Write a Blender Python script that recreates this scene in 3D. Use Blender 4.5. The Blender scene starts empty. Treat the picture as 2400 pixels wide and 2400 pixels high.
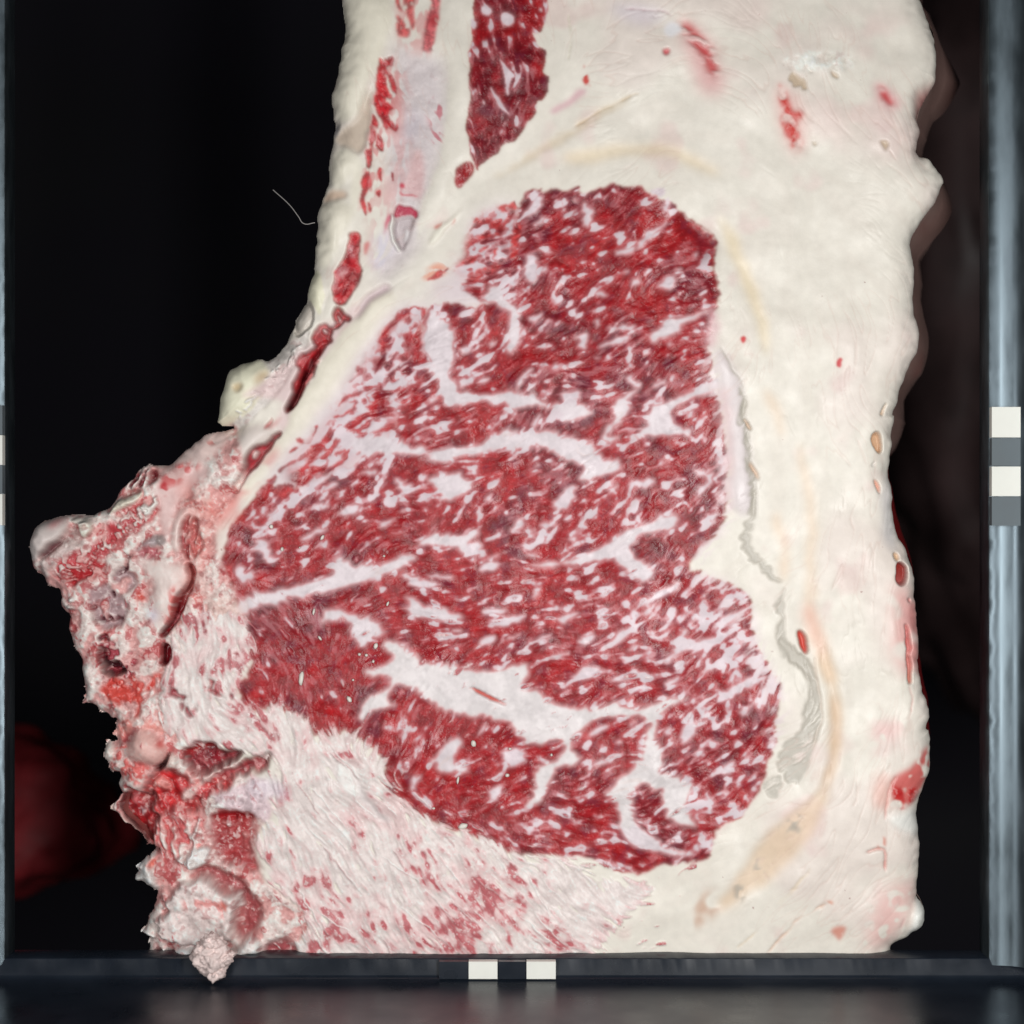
import bpy, math, random
import numpy as np
from mathutils import Vector
# ---------------------------------------------------------------- camera, world, lamps, exposure
scene = bpy.context.scene
D = 0.60                                     # camera to cut face (m)
cam_d = bpy.data.cameras.new('camera'); cam = bpy.data.objects.new('camera', cam_d)
scene.collection.objects.link(cam); scene.camera = cam
cam.location = (0, -D, 0); cam.rotation_euler = (math.radians(90), 0, 0)
cam_d.sensor_width = 36; cam_d.lens = 36*D/0.36; cam_d.clip_start = 0.01; cam_d.clip_end = 20
cam_d.dof.use_dof = True; cam_d.dof.focus_distance = D; cam_d.dof.aperture_fstop = 4.5
world = bpy.data.worlds.new('World'); scene.world = world; world.use_nodes = True
world.node_tree.nodes['Background'].inputs[0].default_value = (.75, .85, 1, 1)
world.node_tree.nodes['Background'].inputs[1].default_value = 0.012
def area(name, loc, aim, sx, sy, watts, col):
    l = bpy.data.lights.new(name, 'AREA'); l.shape = 'RECTANGLE'; l.size = sx; l.size_y = sy; l.energy = watts; l.color = col
    o = bpy.data.objects.new(name, l); scene.collection.objects.link(o); o.location = loc
    o.rotation_euler = (Vector(aim)-Vector(loc)).to_track_quat('-Z', 'Y').to_euler()
    return o
area('lamp_left', (-.17, -.46, -.06), (-.06, 0, -.05), .045, .24, .96, (1, .99, .98))
area('lamp_right', (.16, -.46, -.02), (.11, 0, -.03), .05, .32, 1.66, (1, .995, .975))
area('lamp_top', (.0, -.52, .18), (0, 0, .02), .16, .04, .22, (1, .99, .99))
vs = scene.view_settings; vs.view_transform = 'Standard'; vs.look = 'None'; vs.exposure = -0.04; vs.gamma = 1
# ---------------------------------------------------------------- meat relief and tissue maps (numpy)
import numpy as np
U = 0.00015                      # metres per sheet unit (the cut face is measured on a 2400 unit sheet)
GX0, GY0, GW, GH, GS = 44.0, -160.0, 1100, 1250, 2.0
PX = (GX0 + GS*np.arange(GW))[None, :].repeat(GH, 0)
PY = (GY0 + GS*np.arange(GH))[:, None].repeat(GW, 1)
KX = np.fft.rfftfreq(GW)[None, :]; KY = np.fft.fftfreq(GH)[:, None]
K2 = KX*KX + KY*KY
def lin(c):
    c = np.asarray(c, float)/255.0
    return np.where(c <= 0.04045, c/12.92, ((c+0.055)/1.055)**2.4)
def gn(sig, seed):               # smooth noise, feature size sig (sheet units), unit variance
    s = sig/GS
    w = np.fft.rfft2(np.random.RandomState(seed).standard_normal((GH, GW)))
    r = np.fft.irfft2(w*np.exp(-2*np.pi**2*s*s*K2), s=(GH, GW))
    return (r - r.mean())/r.std()
def gblur(a, sig):
    return np.fft.irfft2(np.fft.rfft2(a)*np.exp(-2*np.pi**2*(sig/GS)**2*K2), s=(GH, GW))
def sst(x, a, b):
    t = np.clip((x-a)/(b-a), 0, 1); return t*t*(3-2*t)
# --- sheet transforms: origin and scale of each tracing sheet
SH = dict(A=(700,0,.36232), B=(1300,0,.56936), C=(1000,400,.41408), D=(500,700,.36232), E=(0,1000,.36232), F=(0,1700,.36232),
          G=(500,1300,.36232), H=(1100,1200,.41408), I=(1700,900,.36232), J=(1700,1500,.46574), L=(0,0,.51754),
          a=(700,0,.20704), b=(700,400,.20704), c=(500,800,.20704), d=(30,1150,.23292), e=(130,1500,.2588),
          f=(230,1850,.2588), g=(650,1850,.31056), h=(1200,1850,.33644), p=(0,0,1.0))
def tr(sh, s):
    ox, oy, k = SH[sh]
    v = np.array([float(t) for t in s.replace(',', ' ').split()]).reshape(-1, 2)
    return v*k + np.array([ox, oy])
def chaikin(p, n=1):
    for _ in range(n):
        q = np.roll(p, -1, 0)
        p = np.stack([p*.75+q*.25, p*.25+q*.75], 1).reshape(-1, 2)
    return p
# --- fibre direction (degrees, counter-clockwise from +x) at scattered points
FIB = [(1450,480,38),(1600,600,30),(1300,700,38),(1150,520,30),(1120,850,42),(1500,850,28),(1250,1000,32),(1600,1000,22),(900,1000,32),(1000,1150,25),
       (700,1150,30),(700,1300,22),(1300,1250,22),(1550,1180,32),(1250,1450,14),(1450,1480,26),(1680,1480,36),(1720,1700,40),(1450,1750,34),(1150,1750,30),
       (900,1650,50),(700,1600,110),(650,1480,120),(1000,1400,12),(1200,300,100),(1180,100,95),(880,300,100),(800,600,70),(680,950,52),(950,850,45),
       (560,1650,128),(700,1850,128),(900,2000,126),(1100,2100,124),(1350,2130,135),(450,1500,100),(300,1500,80),(1600,2000,30),(1400,1990,-5),
       (1650,330,-25),(1450,280,20),(1800,600,-70),(1900,1000,-85),(1900,1500,-82),(1750,1950,50),(1600,2150,45),(2000,300,-60)]
def fibre():
    cx = np.zeros((GH, GW)); cy = cx.copy()
    for x, y, a in FIB:
        w = 1.0/((PX-x)**2+(PY-y)**2+2500.0)**1.5
        cx += w*np.cos(2*np.radians(a)); cy += w*np.sin(2*np.radians(a))
    t = 0.5*np.arctan2(cy, cx) + 0.22*gn(26, 5) + .16*gn(60, 6)
    return np.cos(t), -np.sin(t)
DX, DY = fibre()
def lic(n, half, step=1.5):      # smear noise along the fibres
    acc = n.copy(); wt = 1.0
    yy, xx = np.mgrid[0:GH, 0:GW].astype(float)
    for sg in (1, -1):
        x = xx.copy(); y = yy.copy(); k = 0
        px = DX*sg; py = DY*sg
        while k*step < half/GS:
            x += px*step; y += py*step; k += 1
            ix = np.clip(x, 0, GW-1).astype(np.int32); iy = np.clip(y, 0, GH-1).astype(np.int32)
            nx = DX[iy, ix]; ny = DY[iy, ix]
            fl = np.sign(nx*px+ny*py); fl[fl == 0] = 1
            px = nx*fl; py = ny*fl
            w = 1.0 - k*step/(half/GS)*0.75
            acc += n[iy, ix]*w
            if sg == 1: wt += 2*w
    acc /= wt
    return (acc-acc.mean())/acc.std()
F1 = lic(gn(3.5, 11), 18)        # small flecks
F2 = lic(gn(6.4, 12), 26)        # big flecks
F3 = lic(gn(1.6, 13), 16)        # fine fibre grain
F4 = lic(gn(3.0, 14), 16)
N3, N6, N12, N30, N90 = gn(3, 21), gn(6, 22), gn(12, 23), gn(30, 24), gn(90, 25)
M6, M12, M30 = gn(6, 32), gn(12, 33), gn(30, 34)
W1 = np.random.RandomState(7).standard_normal((GH, GW)); W1 = gn(1.3, 41)
WARP = dict(fib=(PX + DX*3.2*F1 + DX*2.4*F3 + 1.5*N6, PY + DY*3.2*F1 + DY*2.4*F3 + 1.5*M6),
            rough=(PX + 5*N12 + 3.5*N6 + 2*N3, PY + 5*M12 + 3.5*M6 + 2*gn(3, 35)),
            soft=(PX + 2.0*N12 + 0.8*N6, PY + 2.0*M12 + 0.8*M6),
            none=(PX, PY))
def rast(pts, warp='soft', smooth=1):
    if smooth: pts = chaikin(pts, smooth)
    wx, wy = WARP[warp]
    pad = {'fib': 48, 'rough': 46, 'soft': 12, 'mid': 30, 'none': 2}[warp]
    x0, y0 = pts.min(0)-pad; x1, y1 = pts.max(0)+pad
    i0 = max(0, int((x0-GX0)/GS)); i1 = min(GW, int((x1-GX0)/GS)+2)
    j0 = max(0, int((y0-GY0)/GS)); j1 = min(GH, int((y1-GY0)/GS)+2)
    if i1 <= i0 or j1 <= j0: return None
    X = wx[j0:j1, i0:i1]; Y = wy[j0:j1, i0:i1]
    m = np.zeros(X.shape, bool)
    q = np.roll(pts, -1, 0)
    for (ax, ay), (bx, by) in zip(pts, q):
        if ay == by: continue
        lo, hi = (ay, by) if ay < by else (by, ay)
        r = np.where((Y.min(1) < hi) & (Y.max(1) >= lo))[0]
        if not len(r): continue
        r0, r1 = r[0], r[-1]+1
        Ys = Y[r0:r1]; Xs = X[r0:r1]
        m[r0:r1] ^= ((Ys >= lo) & (Ys < hi) & (Xs < ax+(Ys-ay)*(bx-ax)/(by-ay)))
    return m, (slice(j0, j1), slice(i0, i1))
def lblur(m, sig):               # blur of a window, window is padded first
    s = sig/GS; p = int(3*s)+2
    a = np.pad(m.astype(float), p)
    h, w = a.shape
    H2, W2 = h+(h & 1), w+(w & 1)
    k = np.fft.rfftfreq(W2)[None]**2 + np.fft.fftfreq(H2)[:, None]**2
    r = np.fft.irfft2(np.fft.rfft2(a, s=(H2, W2))*np.exp(-2*np.pi**2*s*s*k), s=(H2, W2))[:h, :w]
    return r, p
def soft(pts, sig, warp='soft', smooth=1):   # soft full-grid mask window
    r = rast(pts, warp, smooth)
    if r is None: return None
    m, (sy, sx) = r
    b, p = lblur(m, sig)
    j0 = max(0, sy.start-p); j1 = min(GH, sy.stop+p); i0 = max(0, sx.start-p); i1 = min(GW, sx.stop+p)
    b = b[j0-(sy.start-p):j1-(sy.start-p), i0-(sx.start-p):i1-(sx.start-p)]
    return b, (slice(j0, j1), slice(i0, i1))
PART = np.zeros((GH, GW), np.int16); PNAMES = ['fat_cap']
def part(name, pts, warp, smooth=1):
    r = rast(pts, warp, smooth)
    if r is None or r[0].sum() < 12: return
    PNAMES.append(name); PART[r[1]][r[0]] = len(PNAMES)-1
ALB = np.zeros((GH, GW, 3)); HT = np.zeros((GH, GW)); LEAN = np.zeros((GH, GW)); ROUGHN = np.zeros((GH, GW)); FIBH = np.zeros((GH, GW))
#@@OUTLINE
OUTS = [('p','560 -175'),('a','420 -600 440 -300 470 0 475 90 495 200 480 300 500 400 450 490 470 530 450 660 450 750 380 930 355 1030 350 1270 390 1360 375 1540 340 1680 320 1850'),
 ('b','310 0 300 120 250 300 200 460 160 560 175 640 160 850 165 1100 110 1180 80 1300 90 1420 60 1470 0 1530'),
 ('D','515 110 510 160 485 210 440 280 400 350 350 390 330 395 270 378 215 398 160 395 110 420 70 450 48 540 32 650 10 750 0 815'),
 ('E','1520 4 1400 20 1260 75 1190 150 1110 215 1000 250 920 232 865 290 790 390 700 490 600 570 540 572 410 562 300 588 220 605 180 680 160 760 158 860 180 920 230 960 262 1020 350 1080 348 1150 368 1210 400 1230 410 1350 450 1460 480 1540 490 1600 505 1700 530 1770 480 1808 500 1828 560 1808 640 1860 690 1920'),
 ('e','500 745 490 800 520 850 505 905 440 930 400 1000 405 1090 450 1130 445 1215 560 1240 495 1340 540 1415 500 1480 470 1560 530 1680 640 1760 740 1880 830 1960'),
 ('f','430 590 345 690 310 790 265 850 300 885 430 928 475 940 468 1020 430 1150 395 1270 370 1340 400 1390 432 1430 420 1470 358 1500 385 1540 450 1552 520 1540 560 1565 600 1545 640 1600'),
 ('p','400 2290 420 2335 1300 2336 2085 2336 2098 2240'),
 ('J','865 1560 920 1520 1000 1480 1032 1400 1020 1340 985 1290 992 1200 1010 1060 990 960 988 870 1030 760 1052 640 1055 460 1030 448 1060 380 1030 290 1005 220 985 100'),
 ('I','1275 1800 1262 1600 1245 1420 1258 1300 1230 1130 1130 960 1112 850 1100 650 1082 540 1105 300 1122 195 1100 180 1140 120 1155 10'),
 ('B','1530 1400 1492 1270 1500 1080 1482 1010 1500 950 1540 880 1605 800 1615 720 1580 655 1502 615 1522 560 1512 480 1530 420 1560 350 1598 300 1590 120 1560 50 1530 0 1500 -120 1470 -300')]
OUTLINE = np.concatenate([tr(s, t) for s, t in OUTS])
OUTLINE = chaikin(OUTLINE, 1)
_xr, _yr = WARP['soft']
om = np.zeros((GH, GW), bool)
_r = rast(OUTLINE, 'soft', 0); om[_r[1]] = _r[0]
# ragged fringe of the sawn bone on the left
_r = rast(OUTLINE, 'rough', 0); _t = np.zeros((GH, GW), bool); _t[_r[1]] = _r[0]
bz = (PX < 620) & (PY > 1220)
_m = WARP['soft'][0]*.5+WARP['rough'][0]*.5, WARP['soft'][1]*.5+WARP['rough'][1]*.5; WARP['mid'] = _m
_r = rast(OUTLINE, 'mid', 0); _t = np.zeros((GH, GW), bool); _t[_r[1]] = _r[0]
om = np.where(bz, _t, om)
om[-3:, :] &= (PX[-3:] > 380)
INSIDE = om
def edge_dist(R):                # distance inside the outline, capped at R
    d = np.full((GH, GW), R)
    p = OUTLINE; q = np.roll(p, -1, 0)
    for (ax, ay), (bx, by) in zip(p, q):
        i0 = max(0, int((min(ax, bx)-R-GX0)/GS)); i1 = min(GW, int((max(ax, bx)+R-GX0)/GS)+2)
        j0 = max(0, int((min(ay, by)-R-GY0)/GS)); j1 = min(GH, int((max(ay, by)+R-GY0)/GS)+2)
        if i1 <= i0 or j1 <= j0: continue
        X = WARP['soft'][0][j0:j1, i0:i1]-ax; Y = WARP['soft'][1][j0:j1, i0:i1]-ay
        ex, ey = bx-ax, by-ay; L = ex*ex+ey*ey+1e-9
        t = np.clip((X*ex+Y*ey)/L, 0, 1)
        d[j0:j1, i0:i1] = np.minimum(d[j0:j1, i0:i1], np.hypot(X-t*ex, Y-t*ey))
    return d
EDGE = edge_dist(90.0)
#@@COLOURS
GAIN = 1.14
def C_(r, g, b): return np.clip(lin((r, g, b))*GAIN, 0, .9)
cFAT = C_(222, 216, 205); cFATW = C_(214, 214, 204); cMARB = C_(216, 200, 206); cPINK = C_(206, 140, 142)
cLEAN = C_(148, 22, 29); cLEAND = C_(114, 18, 30); cLEANB = C_(168, 28, 31); cCREAM = C_(224, 216, 192)
# ---- base fat, faintly streaked
t = sst(lic(gn(9, 51), 70), -1.2, 2.2)
ALB[:] = cFAT*(1-.35*t[..., None]) + .35*t[..., None]*C_(216, 207, 196)
t = sst(N90+.5*N30, .3, 2.0)[..., None]*.55
ALB[:] = ALB*(1-t) + t*C_(218, 203, 196)
t = sst(M30+.4*M12, 1.0, 2.6)[..., None]*.35
ALB[:] = ALB*(1-t) + t*C_(214, 178, 176)
t = (sst(gn(2.2, 61), 3.1, 3.7)*sst(gn(60, 62), 0, 1))[..., None]
ALB[:] = ALB*(1-t*.7) + t*.7*C_(150, 110, 105)
HT += .9*N90 + .30*N30 + .05*N12 + .012*N6
def tint(sh, s, col, soft_=3, mott=None, dz=0, dome=0, ds=16, warp='soft', op=1.0, name=None, rough=0, lean=0, smooth=1, pts=None):
    P = tr(sh, s) if pts is None else pts
    r = soft(P, soft_, warp, smooth)
    if r is None: return
    b, w = r
    b = np.clip(b, 0, 1)
    a = b*op
    if mott:                     # (noise, low, high) keeps only part of the patch
        a = a*sst(mott[0][w], mott[1], mott[2])
    if col is not None:
        c = C_(*col)
        if lean:
            g = np.clip(.5+.2*F3[w]+.22*N6[w]+.2*N3[w]+.1*W1[w], 0, 1)[..., None]
            vn = (sst(.8*F4[w]+.5*N6[w], .7, 1.7)*.6*lean)[..., None]
            c = c*(.6+.75*g); c = c*(1-vn)+vn*C_(206, 140, 142)
        ALB[w] = ALB[w]*(1-a[..., None]) + c*a[..., None]
    if dz: HT[w] += dz*(a if mott else b)
    if dome:
        r2 = soft(P, ds, warp, smooth); q = sst(r2[0], .22, 1.0) if ds < 40 else np.clip(r2[0]*2-1, 0, 1)**1.8
        HT[r2[1]] += dome*q
    if rough < 0: ROUGHN[w] *= 1-b*min(1, -rough)
    elif rough: ROUGHN[w] = np.maximum(ROUGHN[w], b*rough)
    LEAN[w] = np.maximum(LEAN[w]*(1-a), a*lean) if lean else LEAN[w]*(1-a)
    if name: part(name, P, warp, smooth)
#@@CONNECTIVE left column
LAV = (203, 192, 195)
tint('A','610 250 770 350 900 360 960 450 950 700 940 950 880 1100 830 1290 790 1450 780 1650 620 1750 540 1850 480 1800 600 1450 620 1300 560 1100 560 900 640 800 650 600 610 430', LAV, 16, name='connective_sheet', dz=-.8, rough=.2, op=.85)
tint('A','480 1380 600 1080 640 880 560 700 600 420 680 480 700 700 720 900 700 1150 600 1400 560 1700 480 1800', (206,150,150), 14, mott=(F1+.6*N12, -.6, 1.0), op=.7)
tint('A','600 380 520 480 470 780 420 1080 390 1330 430 1400 520 1240 560 1000 640 860 680 600 650 430', (202,120,120), 12, mott=(F1+.7*N6+.4*N12, -.8, .8), op=.75)
tint('A','620 -100 900 -100 900 340 760 360 640 260', (210,150,148), 12, mott=(F1+.6*N6, -1.0, .8), op=.7)
tint('A','730 700 780 690 790 780 770 900 700 940 690 800', (188,178,184), 10)
tint('A','690 1180 740 1000 790 960 820 1050 810 1280 760 1290 690 1260', (206,172,172), 6)
tint('A','840 640 940 620 945 940 900 960 850 880', (190,120,128), 6, mott=(F1, .2, 1.2))
tint('A','920 -60 1140 -60 1120 200 1090 300 1080 800 1130 990 1000 1120 960 1250 900 1400 790 1500 760 1600 800 1300 900 1100 940 950 960 600 980 400 900 300', (221,215,204), 4, name='cartilage_column', dome=.8, ds=18)
tint('A','380 780 470 560 480 600 470 800 440 930 380 990 330 960 240 920 225 860 330 820', (196,180,164), 5, dz=-1.5)
tint('A','220 780 260 800 250 860 220 860', (160,155,155), 3, dz=-1)
tint('A','190 1215 260 1215 330 1250 280 1290 160 1310 140 1290', (208,184,164), 5, dz=-1.2)
for s in ('280 -60 600 -60 600 150 540 360 490 480 440 600 430 690 380 760 300 815 240 770 205 690 210 580 250 460 265 350 280 200',
          '250 940 330 960 390 1010 370 1100 270 1210 200 1190 185 1100 210 1000',
          '150 1310 330 1290 350 1380 300 1480 240 1620 190 1740 130 1740 95 1640 100 1480 130 1380',
          '330 1010 400 1030 430 1150 380 1300 340 1420 330 1300 350 1130'):
    tint('A', s, (220,214,198), 6, dome=2.2, ds=26, name='fat_lobe')
tint('b','170 1110 230 1110 270 1260 280 1480 240 1640 180 1560 100 1430 85 1320 110 1190', (226,220,196), 2, dome=3.2, ds=18, name='fat_lobe')
tint('D','600 -10 640 60 650 150 600 225 540 240 510 200 510 130 550 50', (196,188,178), 2, dz=-3, dome=2.5, ds=14, name='fat_lobe')
tint('D','640 200 540 260 440 290 400 360 340 400 370 480 330 560 260 680 120 800 40 830 -40 900 -20 960 200 830 400 640 520 440 600 300', (205,198,192), 3, name='membrane', rough=.5, dz=-.6)
tint('D','40 560 70 460 160 400 270 380 330 420 350 500 300 570 330 600 250 720 140 800 60 830 0 815 0 760 30 650', (227,221,198), 3, dome=3.5, ds=26, name='fat_lobe')
tint('D','120 550 190 560 180 595 140 600', (205,185,150), 4, dz=-1.5); tint('D','300 470 350 450 340 520 270 560', (206,182,150), 6, dz=-1.2)
for k in range(26):              # flakes along the membrane
    rr = np.random.RandomState(900+k); q = rr.rand(); cx, cy = 700-q*150+rr.randn()*5, 815+q*165+rr.randn()*7
    L_ = 5+9*rr.rand(); an = np.radians(48+25*rr.randn())
    v = np.array([[-L_,-2],[0,-3],[L_,0],[0,3]]) @ np.array([[np.cos(an),-np.sin(an)],[np.sin(an),np.cos(an)]])
    tint('p','', (222,220,214), .9, dz=.9, pts=v+[cx, cy])
# pink flesh beneath the slit
tint('D','160 640 240 600 470 420 600 300 700 200 800 120 900 40 960 60 830 220 700 420 560 640 470 830 330 1040 180 1240 60 1250 0 1290 -60 1330 -120 1250 20 1120 200 1010 330 900 420 760 480 640', (214,192,190), 6, name='fascia', dz=-.3)
tint('D','0 850 60 835 140 830 120 870 40 930 0 910', (192,80,78), 4, mott=(N6, -1, .6))
# ligament roll
tint('E','1560 0 1680 -20 1800 -20 1790 40 1700 100 1650 170 1600 250 1560 340 1420 430 1350 510 1290 560 1250 540 1180 520 1200 430 1300 320 1400 200 1450 110', (214,203,196), 5, dome=3.2, ds=24, name='ligament_roll')
# dark slits
SL = (150,28,34); DK = (104,16,26)
tint('b','450 1540 500 1600 520 1640 440 1700 350 1850 300 1950 140 1950 260 1830 360 1740 400 1640 420 1560', SL, 2.5, dz=-2.5, warp='rough', lean=.6, name='intercostal_muscle')
tint('c','1190 20 1290 -20 1250 90 1190 170 1170 240 1230 210 1160 330 1060 480 980 620 930 710 870 800 810 830 820 740 850 640 900 560 860 480 930 400 970 290 910 240 1040 110', SL, 2.5, dz=-3, lean=.6, name='intercostal_muscle')
tint('c','1180 60 1120 200 1000 330 960 480 900 600 830 720 830 790 900 740 960 620 1000 460 1090 330 1150 180 1200 80', DK, 3, dz=-6, lean=.4)
tint('c','1230 210 1160 330 1060 480 1010 530 1000 440 1100 300 1170 200', (190,96,100), 3, mott=(N6, -1.2, .4), dz=3)
tint('c','730 1010 740 1050 640 1170 560 1310 480 1400 380 1500 320 1620 260 1720 220 1720 230 1640 320 1500 350 1420 380 1300 460 1200 600 1110', (142,26,38), 2.5, dz=-4.5, lean=.5, name='intercostal_muscle')
tint('c','440 1270 480 1230 520 1250 500 1300 440 1340 420 1310', (206,180,176), 2, dz=2)
tint('c','560 960 640 880 660 830 665 870 630 930 570 980', (176,70,72), 2.5, dz=-1)
tint('c','590 950 700 890 780 860 740 900 690 960 600 990', (200,150,146), 4)
# cream band beside the eye
tint('D','1112 -48 960 60 870 170 780 290 700 420 620 560 560 640 520 720 470 830 400 930 330 1040 250 1130 190 1200 160 1260 180 1330 260 1220 330 1140 420 1060 500 960 560 880 640 790 720 700 800 600 870 480 960 340 1030 240 1120 120 1190 40 1180 -20', (224,217,201), 6, dome=1.1, ds=24, name='tendon_band')
tint('D','200 1190 330 1040 420 950 430 1040 330 1150 240 1240 160 1300 60 1420 0 1500 -60 1480 0 1350 80 1250', (216,160,154), 9, mott=(M12, -1.6, .8))
# intercostal red pieces
RED = (170,34,42)
tint('b','560 700 630 660 690 680 720 740 700 850 690 970 690 1050 715 1110 700 1220 640 1370 560 1440 490 1530 440 1530 380 1430 370 1330 400 1250 430 1180 420 1130 490 1010 500 950 550 870 580 780', RED, 2, dz=-1, lean=1, name='intercostal_muscle', rough=.3)
tint('b','600 840 660 850 650 970 600 990 570 930', (205,160,164), 5, mott=(N6, -1, .7))
tint('b','440 1060 520 1050 560 1120 640 1110 640 1220 540 1260 450 1170', (190,110,116), 3, mott=(N6, -.6, .6))
tint('b','770 810 830 790 800 930 770 960 745 900', (206,128,124), 3)
for s in ('915 700 1020 660 1050 640 1080 660 1070 740 1020 720 1000 760 1060 860 1110 960 1110 1040 1050 1000 1000 880 960 830 990 950 1040 1060 1060 1150 1010 1130 980 1180 1070 1200 1070 1260 1010 1290 1040 1350 1110 1400 1130 1500 1080 1480 980 1430 930 1330 880 1260 850 1200 870 1050 870 950 890 860 890 790',
          '850 1290 880 1340 910 1400 900 1470 840 1460 880 1540 850 1600 830 1720 840 1800 810 1870 770 1900 755 1800 770 1680 810 1600 820 1480 830 1350',
          '890 1510 940 1600 970 1690 930 1720 860 1630 900 1610'):
    tint('a', s, (180,36,44), 1.8, lean=1, dz=-.5, name='intercostal_muscle', warp='fib', rough=.3)
for s in ('730 60 790 -20 830 60 820 200 760 270 740 330 770 420 760 490 710 420 690 320 690 270 720 190', '880 -20 940 -20 940 120 900 80', '860 260 940 200 950 260 930 330', '780 370 810 360 830 430 790 440', '1030 0 1070 30 1070 130 1040 90'):
    tint('b', s, (182,40,46), 1.8, lean=1, name='intercostal_muscle')
for s, c in (('1085 -200 1140 -200 1150 80 1180 180 1100 60', (184,44,48)), ('1180 30 1200 -200 1310 -200 1315 200 1320 330 1280 340 1220 210 1210 120', (202,92,92)),
             ('1080 220 1110 170 1200 280 1270 350 1260 430 1160 420 1090 370', (196,84,84)), ('1500 -200 1590 -200 1590 250 1560 350 1540 600 1390 610 1400 480 1410 370 1460 200', (194,96,100))):
    tint('a', s, c, 3, lean=.8, name='intercostal_muscle', mott=(N6+.5*F1, -2.6, -.8))
tint('a','1490 180 1590 130 1580 250 1540 330 1480 300', (180,48,56), 5, op=.8)
# magenta arc and the sheath cavity
tint('b','1120 370 1180 400 1280 430 1360 470 1330 560 1280 510 1190 495 1080 530 1090 460', (172,40,70), 2.2, warp='soft', dz=-1, name='vein')
tint('b','1090 530 1190 500 1290 520 1310 600 1260 700 1200 850 1170 920 1110 790 1080 650', (180,168,170), 3.5, dz=-2.4, name='sheath_cavity')
tint('b','1200 620 1260 640 1230 760 1190 830', (214,210,210), 4, dz=1.5)
tint('b','1060 480 1090 540 1075 660 1110 780 1140 930 1080 880 1050 700 1040 560', (226,222,216), 2, dz=1.2)
tint('b','1160 160 1210 130 1250 180 1220 220 1180 210', (188,50,72), 2.5); tint('b','1130 280 1200 190 1170 280 1280 280 1390 290 1250 300', (196,90,100), 2)
tint('b','980 560 1040 480 1040 560 980 700 950 760', (196,90,112), 3)
tint('b','870 720 960 640 1040 700 1080 900 1000 1080 900 1150 830 1050 850 850', (206,200,208), 8, mott=(F1, -2, 1))
tint('b','1000 1250 850 1350 740 1450 620 1600 600 1700 760 1560 900 1430 960 1380 1060 1330', (190,168,172), 6, dz=-1.5)
tint('b','1380 1220 1500 1080 1600 1020 1720 1100 1640 1200 1500 1250', (222,150,120), 5, mott=(F1, -.2, 1.0))
tint('A','860 1470 940 1440 1050 1370 1010 1430 930 1500', (204,120,110), 3, mott=(F1, 0, 1))
tint('b','1880 420 1750 560 1600 760 1450 860 1500 740 1640 600 1760 500', (226,220,206), 4, dz=.8)
#@@RIB MUSCLE
TOPD = np.exp(-(((PX-1490)/240)**2+((PY-600)/230)**2)) - .9*np.exp(-(((PX-1250)/330)**2+((PY-1450)/260)**2))
def lean_fill(sh, s, dens, name, big=.5, warp='fib', soft_=2.0, dark=0.0, pts=None, red=None):
    """muscle: red with marbling whose share is dens"""
    P = tr(sh, s) if pts is None else pts
    b, w = soft(P, soft_, warp, 1)
    b = np.clip(b, 0, 1)
    f = (big*F2 + (1-big)*F1)[w]; f = (f/np.sqrt(big**2+(1-big)**2) + .50*N6[w] + .30*M12[w] + .10*F3[w] + .14*N3[w])/1.14
    dn = dens(w) if callable(dens) else dens
    thr = np.where(np.asarray(dn) > 0, -2.2*np.log(np.clip(np.asarray(dn), 1e-3, .97)/(1-np.clip(np.asarray(dn), 1e-3, .97)))/ -2.2 * -.62, 9)
    m = sst(f, thr-.45, thr+.55)
    halo = sst(f, thr-1.1, thr+.3)
    m = m*(.60+.40*sst(M12[w]+.6*N6[w]+1.3*(f-thr), -.6, 1.0))
    d = sst(N30[w]*.8+.5*N12[w]+dark+1.1*TOPD[w], -.5, 1.6)
    br = sst(M30[w]+.6*M12[w], .2, 1.8)
    c = cLEAN if red is None else C_(*red)
    c = c*(1-d[..., None]) + cLEAND*d[..., None]
    c = c*(1-.6*br[..., None]) + .6*br[..., None]*cLEANB
    g = np.clip(.5+.10*F3[w]+.13*N3[w]+.18*N6[w]+.12*W1[w], 0, 1)[..., None]
    c = c*(.66+.66*g)
    gr = sst(M6[w]*.7+N3[w]*.7+.7*N12[w]-.3*F3[w], 0.7, 2.1)[..., None]*.5     # purplish grain
    c = c*(1-gr) + gr*C_(104, 38, 58)
    sp = sst(.75*W1[w]+.65*F3[w]+.3*M12[w], 1.1, 2.4)[..., None]*.42           # wet speckle, its glints put into the colour
    c = c*(1-sp) + sp*C_(196, 112, 116)
    f4 = sst(F4[w]+.35*N6[w]+.5*N30[w], 1.0, 2.2)[..., None]*.38                           # hair-fine flecks
    c = c*(1-f4) + f4*C_(202, 132, 138)
    c = c*(1-.42*halo[..., None]) + .42*halo[..., None]*C_(188, 80, 84)
    stg = sst(f+.35*N6[w]+.25*N3[w], thr+.05, thr+1.15)[..., None]
    mc = C_(204, 142, 148)*(1-stg) + stg*cMARB
    col = c*(1-m[..., None]) + m[..., None]*(mc*(.93+.07*np.clip(N12[w], -1, 1)[..., None]))
    a = b[..., None]
    edge = (4*b*(1-b))[..., None]
    col = col*(1-.25*edge) + .25*edge*C_(200, 90, 84)
    ALB[w] = ALB[w]*(1-a) + col*a
    LEAN[w] = np.maximum(LEAN[w]*(1-b), b*(1-m))
    HT[w] += b*(-.16 + .08*m + .035*F1[w] + .015*F3[w]*(1-m) + .06*N6[w]*(1-m) + .05*N12[w])
    part(name, P, warp, 1)
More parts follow.
